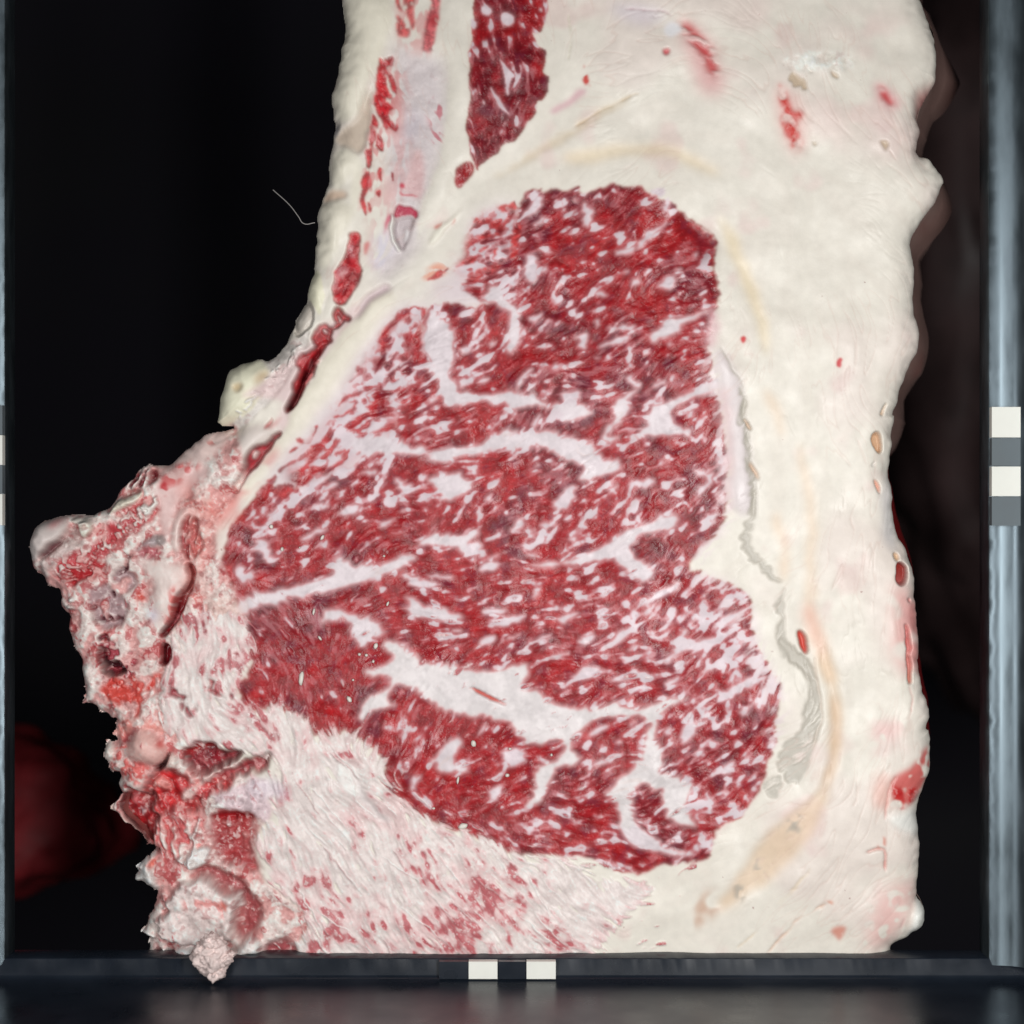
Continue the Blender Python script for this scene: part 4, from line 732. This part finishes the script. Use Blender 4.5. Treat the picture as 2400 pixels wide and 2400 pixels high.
Qf = Q.reshape(-1, 4); CO = np.stack([Xw, Yw, Zw], -1).reshape(-1, 3); ALBF = ALB.reshape(-1, 3); WETF = LEAN.ravel(); NF = NRM.reshape(-1, 3)
remap = np.zeros(GH*GW, np.int32)
PARTS = []
for pid, nm in enumerate(PNAMES):
    a, b_ = np.searchsorted(sortedp, [pid, pid+1])
    if b_-a < 10: continue
    q = Qf[order[a:b_]]
    used = np.unique(q); remap[used] = np.arange(len(used))
    me = grid_mesh(nm, CO[used], remap[q], True, NF[used], ALBF[used], WETF[used])
    PARTS.append(link(nm, me, MEAT, beef))
def first(nm):
    c = [o for o in PARTS if o.name.split('.')[0] == nm]; return max(c, key=lambda o: len(o.data.polygons))
SUB = dict(eye_muscle=('fat_seam', 'fat_fleck'), vertebra=('marrow_pit', 'bone_chip', 'bone_sliver', 'condyle', 'cartilage_tip', 'bone_knob', 'joint_slit', 'bone_crust', 'bone_plate', 'bone_stump', 'red_hollow'),
           fat_cap=('pit', 'blood_spot', 'vein'))
for pn, kids in SUB.items():
    po = first(pn)
    for o in PARTS:
        if o.name.split('.')[0] in kids: o.parent = po; o.matrix_parent_inverse.identity()
rm = first('rib_muscle')
for o in PARTS:
    if o.name.startswith('fat_fleck') and o.data.vertices[0].co.z > .11: o.parent = rm
# flank: the outer side of the cut running back from the rim
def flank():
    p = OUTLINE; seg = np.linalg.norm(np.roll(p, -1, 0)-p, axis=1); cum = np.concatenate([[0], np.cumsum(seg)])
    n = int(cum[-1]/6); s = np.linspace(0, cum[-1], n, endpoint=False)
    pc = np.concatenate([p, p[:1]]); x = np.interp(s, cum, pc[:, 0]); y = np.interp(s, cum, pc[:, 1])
    k = np.exp(-.5*(np.arange(-8, 9)/3.)**2); k /= k.sum()
    sm = lambda v: np.convolve(np.concatenate([v[-8:], v, v[:8]]), k, 'valid')
    xs, ys = sm(x), sm(y)
    tx = np.roll(xs, -3)-np.roll(xs, 3); ty = np.roll(ys, -3)-np.roll(ys, 3); L = np.hypot(tx, ty)+1e-9
    nx, ny = ty/L, -tx/L
    area2 = np.sum(xs*np.roll(ys, -1)-ys*np.roll(xs, -1))
    if area2 < 0: nx, ny = -nx, -ny
    rs = np.random.RandomState(3)
    def n1(per): 
        g = rs.standard_normal(int(cum[-1]/per)+4); return np.interp(s/per, np.arange(len(g)), g)
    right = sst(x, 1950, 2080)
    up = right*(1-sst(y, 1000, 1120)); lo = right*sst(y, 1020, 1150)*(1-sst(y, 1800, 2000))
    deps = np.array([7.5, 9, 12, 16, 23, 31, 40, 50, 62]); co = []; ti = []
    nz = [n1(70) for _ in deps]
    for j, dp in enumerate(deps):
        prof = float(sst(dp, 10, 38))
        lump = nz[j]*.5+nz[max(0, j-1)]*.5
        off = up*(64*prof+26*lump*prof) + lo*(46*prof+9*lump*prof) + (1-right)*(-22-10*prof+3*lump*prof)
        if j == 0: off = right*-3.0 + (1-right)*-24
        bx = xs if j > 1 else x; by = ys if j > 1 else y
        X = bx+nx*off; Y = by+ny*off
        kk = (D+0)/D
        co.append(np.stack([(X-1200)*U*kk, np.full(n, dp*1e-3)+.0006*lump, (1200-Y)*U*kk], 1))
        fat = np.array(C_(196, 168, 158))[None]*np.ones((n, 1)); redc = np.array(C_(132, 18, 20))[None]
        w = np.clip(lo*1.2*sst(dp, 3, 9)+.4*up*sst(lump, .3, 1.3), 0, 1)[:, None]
        brown = np.array(C_(88, 56, 52))[None]  # shade of the upper right flank put into its colour
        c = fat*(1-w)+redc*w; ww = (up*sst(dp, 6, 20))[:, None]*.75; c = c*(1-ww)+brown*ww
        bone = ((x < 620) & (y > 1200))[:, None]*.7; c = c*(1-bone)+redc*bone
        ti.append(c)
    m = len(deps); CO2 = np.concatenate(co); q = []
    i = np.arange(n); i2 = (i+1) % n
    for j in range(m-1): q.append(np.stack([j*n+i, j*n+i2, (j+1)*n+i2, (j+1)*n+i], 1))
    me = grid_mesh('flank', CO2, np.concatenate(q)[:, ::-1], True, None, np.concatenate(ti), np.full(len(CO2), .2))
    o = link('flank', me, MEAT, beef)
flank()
# ---------------------------------------------------------------- dim things behind
def blob(name, cpx, cpy, y, rx, rz, ry, mat, seed, amp=.12, parent=None):
    import bmesh
    bm = bmesh.new(); bmesh.ops.create_icosphere(bm, subdivisions=5, radius=1.0)
    from mathutils import noise
    c = wp(cpx, cpy, y); k = (D+y)/D*U
    for v in bm.verts:
        d = v.co.normalized(); f = 1+amp*(noise.noise(d*1.6+Vector((seed, 0, 0)))+.5*noise.noise(d*4+Vector((0, seed, 0)))+.15*noise.noise(d*11))
        v.co = Vector((d.x*rx*k*f, d.y*ry*f, d.z*rz*k*f))
    me = bpy.data.meshes.new(name); bm.to_mesh(me); bm.free()
    for p in me.polygons: p.use_smooth = True
    o = link(name, me, mat); o.location = c
    return o
mus = plain('wet_dark_muscle', (.15, .011, .014), .6, 0, 60, .4, .3, .2)
far = plain('dim_carcass', (.045, .026, .026), .6, 0, 22, .5, .4, .3)
o = blob('hanging_muscle', -120, 1915, .17, 390, 215, .05, mus, 5.3, .22); o['label'] = 'dark red muscle lump behind the sawn bone, blurred'; o['category'] = 'meat'
o = blob('hanging_carcass', 2330, 700, .30, 330, 900, .10, far, 7.7, .18); o['label'] = 'dim brown carcass side hanging behind the fat cap'; o['category'] = 'carcass'
bk = bpy.data.meshes.new('backdrop'); s = .9
bk.from_pydata([(-s, .62, -s), (s, .62, -s), (s, .62, s), (-s, .62, s)], [], [(0, 1, 2, 3)])
o = link('backdrop', bk, plain('dark_room', (.016, .014, .022), .9, 0, 6, .4)); o['kind'] = 'structure'
# ---------------------------------------------------------------- metal frame of the photo hood with scale marks
frame = empty('hood_frame', wp(1200, 2260, -.006), 'dark metal photo hood frame with white and grey scale squares', 'frame')
bpy.context.view_layer.update()
metal = plain('brushed_dark_metal', (.115, .145, .165), .36, .9, 160, .22, .03, .5, (1, 1, .3))
black = plain('satin_black_plastic', (.012, .017, .026), .30, 0, 60, .2, .06)
def strip(name, prof, a0, a1, axis, mat, nseg=60, jit=.00005, seed=1):
    """sweep a profile (list of (across, depth)) along x or z, with a slightly nicked inner edge"""
    rs = np.random.RandomState(seed); m = len(prof); co = []; q = []
    for t in range(nseg+1):
        f = t/nseg; along = a0+(a1-a0)*f
        for k, (ac, dp) in enumerate(prof):
            ac2 = ac + (rs.randn()*jit if k in (1, 2) else 0)
            co.append((ac2, dp, along) if axis == 'z' else (along, dp, ac2))
    for t in range(nseg):
        for k in range(m-1): q.append((t*m+k, t*m+k+1, (t+1)*m+k+1, (t+1)*m+k))
    me = grid_mesh(name, np.array(co), np.array(q), False)
    me.polygons.foreach_set('use_smooth', np.ones(len(me.polygons), bool)); 
    return link(name, me, mat, frame)
yf = -.006; kf = (D+yf)/D*U
def ax(px): return (px-1200)*kf
def az(py): return (1200-py)*kf
strip('right_bar', [(ax(2318), .006), (ax(2317), yf+.0004), (ax(2319), yf), (ax(2345), yf-.0006), (ax(2368), yf-.0014), (ax(2388), yf-.0028), (ax(2403), yf-.006), (ax(2412), yf-.012), (ax(2416), -.04)], az(2262), az(-300), 'z', metal, 220, seed=2)
strip('left_bar', [(ax(11), .006), (ax(12), yf+.0004), (ax(10), yf), (ax(-16), yf-.0006), (ax(-40), yf-.0014), (ax(-60), yf-.0028), (ax(-75), yf-.006), (ax(-84), yf-.012), (ax(-88), -.04)], az(-300), az(2262), 'z', metal, 220, seed=3)
strip('bottom_bar', [(az(2247), .006), (az(2246), yf+.0004), (az(2248), yf), (az(2284), yf-.0004), (az(2292), yf-.002), (az(2296), yf-.006), (az(2300), yf-.03), (az(2304), -.13)], ax(-60), ax(2460), 'x', black, 220, jit=.00004, seed=4)
wh = plain('white_scale_paint', (.80, .80, .74), .5, 0, 90, .04); gr = plain('grey_scale_paint', (.13, .155, .17), .6, 0, 90, .1, 0, .3)
def tile(name, x0, x1, y0, y1, mat, t=.0005):
    a, b = ax(x0), ax(x1); c, d = az(y0), az(y1); f = yf-.0030; bk_ = yf+.0002
    v = [(a, f, c), (b, f, c), (b, f, d), (a, f, d), (a, bk_, c), (b, bk_, c), (b, bk_, d), (a, bk_, d)]
    me = bpy.data.meshes.new(name); me.from_pydata(v, [], [(0, 3, 2, 1), (0, 1, 5, 4), (1, 2, 6, 5), (2, 3, 7, 6), (3, 0, 4, 7)])
    return link(name, me, mat, frame)
for y0, y1, m in ((955, 1026, wh), (1028, 1092, gr), (1094, 1163, wh), (1165, 1232, gr)): tile('white_square' if m is wh else 'grey_square', 2319, 2386, y0, y1, m)
for y0, y1, m in ((951, 1020, gr), (1021, 1090, wh), (1091, 1157, gr), (1158, 1231, wh)): tile('white_square' if m is wh else 'grey_square', -56, 11.5, y0, y1, m)
for x0, x1, m in ((1030, 1097, gr), (1099, 1166, wh), (1168, 1232, gr), (1234, 1302, wh)):
    tile('white_square' if m is wh else 'black_square', x0, x1, 2248.5, 2289, m if m is wh else black)

# ---------------------------------------------------------------- loose scraps, crumbs and a hair
def surf_y(px, py):
    i = int(round((px-GX0)/GS)); j = int(round((py-GY0)/GS)); return -HT[j, i]*1e-3
crumb_mat = plain('bone_crumb', (.74, .71, .64), .45, 0, 300, .12, .2)
scrap_mat = plain('pale_fat_scrap', (.74, .60, .57), .55, 0, 220, .22, .6)
def lump(name, cx, cy, y, w, h, dep, rot, mat, seed, amp=.3, sub=3):
    import bmesh
    from mathutils import noise
    bm = bmesh.new(); bmesh.ops.create_icosphere(bm, subdivisions=sub, radius=1.0)
    ca, sa = math.cos(rot), math.sin(rot)
    for v in bm.verts:
        d = v.co.normalized(); f = 1+amp*(noise.noise(d*1.7+Vector((seed, 0, 0)))+.7*noise.noise(d*4.3+Vector((0, seed, 0)))+(.45*noise.noise(d*11) if sub > 3 else 0))
        x, z = d.x*w*U*f, d.z*h*U*f
        v.co = Vector((x*ca-z*sa, d.y*dep*f, x*sa+z*ca))
    me = bpy.data.meshes.new(name); bm.to_mesh(me); bm.free()
    for p in me.polygons: p.use_smooth = True
    o = link(name, me, mat); o.location = wp(cx, cy, y)
    return o
CR = [('G',570,800,6,17,-.1),('G',880,935,5,8,.5),('G',1050,590,5,7,-.3),('G',945,645,4,4,0),('G',990,650,4,4,0),('G',1035,690,3,4,0),('G',1128,318,3,6,-.4),('G',650,370,3,9,-.2),('G',1683,1222,6,8,.3),('G',1582,1460,3,9,-.2),('G',1615,1755,12,7,.3),
      ('H',25,1310,5,7,.3),('H',215,1490,5,5,.4),('H',230,1340,4,3,0),('H',465,1375,3,4,0),('D',375,1475,5,5,0),('D',445,1620,4,5,0),('D',705,1545,4,7,-.5),('D',560,1610,2,2.5,0),('D',1105,1665,3,3,0),('G',690,540,3,7,.6),('G',1425,1640,4,3,0),('G',905,810,3,3,0)]
CRO = []
for k, (sh, x, y, a, b, r) in enumerate(CR):
    q = tr(sh, '%f %f' % (x, y))[0]
    o = lump('bone_crumb', q[0], q[1], surf_y(*q)-.0004, a, b, .0009, r, crumb_mat, k*3.7, .25, 2)
    o['category'] = 'crumb'; o['group'] = 'bone crumbs on the lean'; o['label'] = 'tiny pale bone crumb stuck on the red lean'; CRO.append(o)
for k, lb in {0: 'long pale bone crumb standing on the dark red lower left muscle', 1: 'slanted oval bone crumb below the long crumb', 10: 'largest white crumb at the bottom edge of the lean', 8: 'round white crumb beside the star shaped fat patch', 9: 'thin curved crumb just under the star shaped fat patch', 7: 'thin white splinter under the straight fat seam', 17: 'bright splinter on the deep red muscle above the straight fat seam'}.items():
    CRO[k]['label'] = lb
o = lump('fat_scrap', 498, 2240, -.012, 40, 42, .006, 0, scrap_mat, 5.1, .28, 5); o['label'] = 'pale pink fat scrap hanging over the lower hood frame'; o['category'] = 'scrap'
for k, (dx, dy, w, h) in enumerate(((-26, -18, 16, 14), (34, 2, 18, 9), (-8, -34, 18, 16), (8, 34, 24, 20))):
    c = lump('shred', 498+dx, 2240+dy, -.013, w, h, .004, .3*k, scrap_mat, 9.3+k, .5, 4)
    c.parent = o; c.matrix_parent_inverse = o.matrix_basis.inverted()
cu = bpy.data.curves.new('stray_hair', 'CURVE'); cu.dimensions = '3D'; cu.bevel_depth = .00016; cu.bevel_resolution = 1
sp = cu.splines.new('BEZIER'); pts = [(640, 445), (680, 482), (699, 507), (712, 524), (738, 522)]
sp.bezier_points.add(len(pts)-1)
for bp_, (x, y) in zip(sp.bezier_points, pts):
    bp_.co = wp(x, y, .004); bp_.handle_left_type = bp_.handle_right_type = 'AUTO'
ho = bpy.data.objects.new('hair_tmp', cu); COL.objects.link(ho); bpy.context.view_layer.update()
me = bpy.data.meshes.new_from_object(ho.evaluated_get(bpy.context.evaluated_depsgraph_get())); bpy.data.objects.remove(ho)
o = link('stray_hair', me, plain('pale_fibre', (.3, .28, .27), .5)); o['label'] = 'thin pale fibre curling off the left fat edge'; o['category'] = 'fibre'
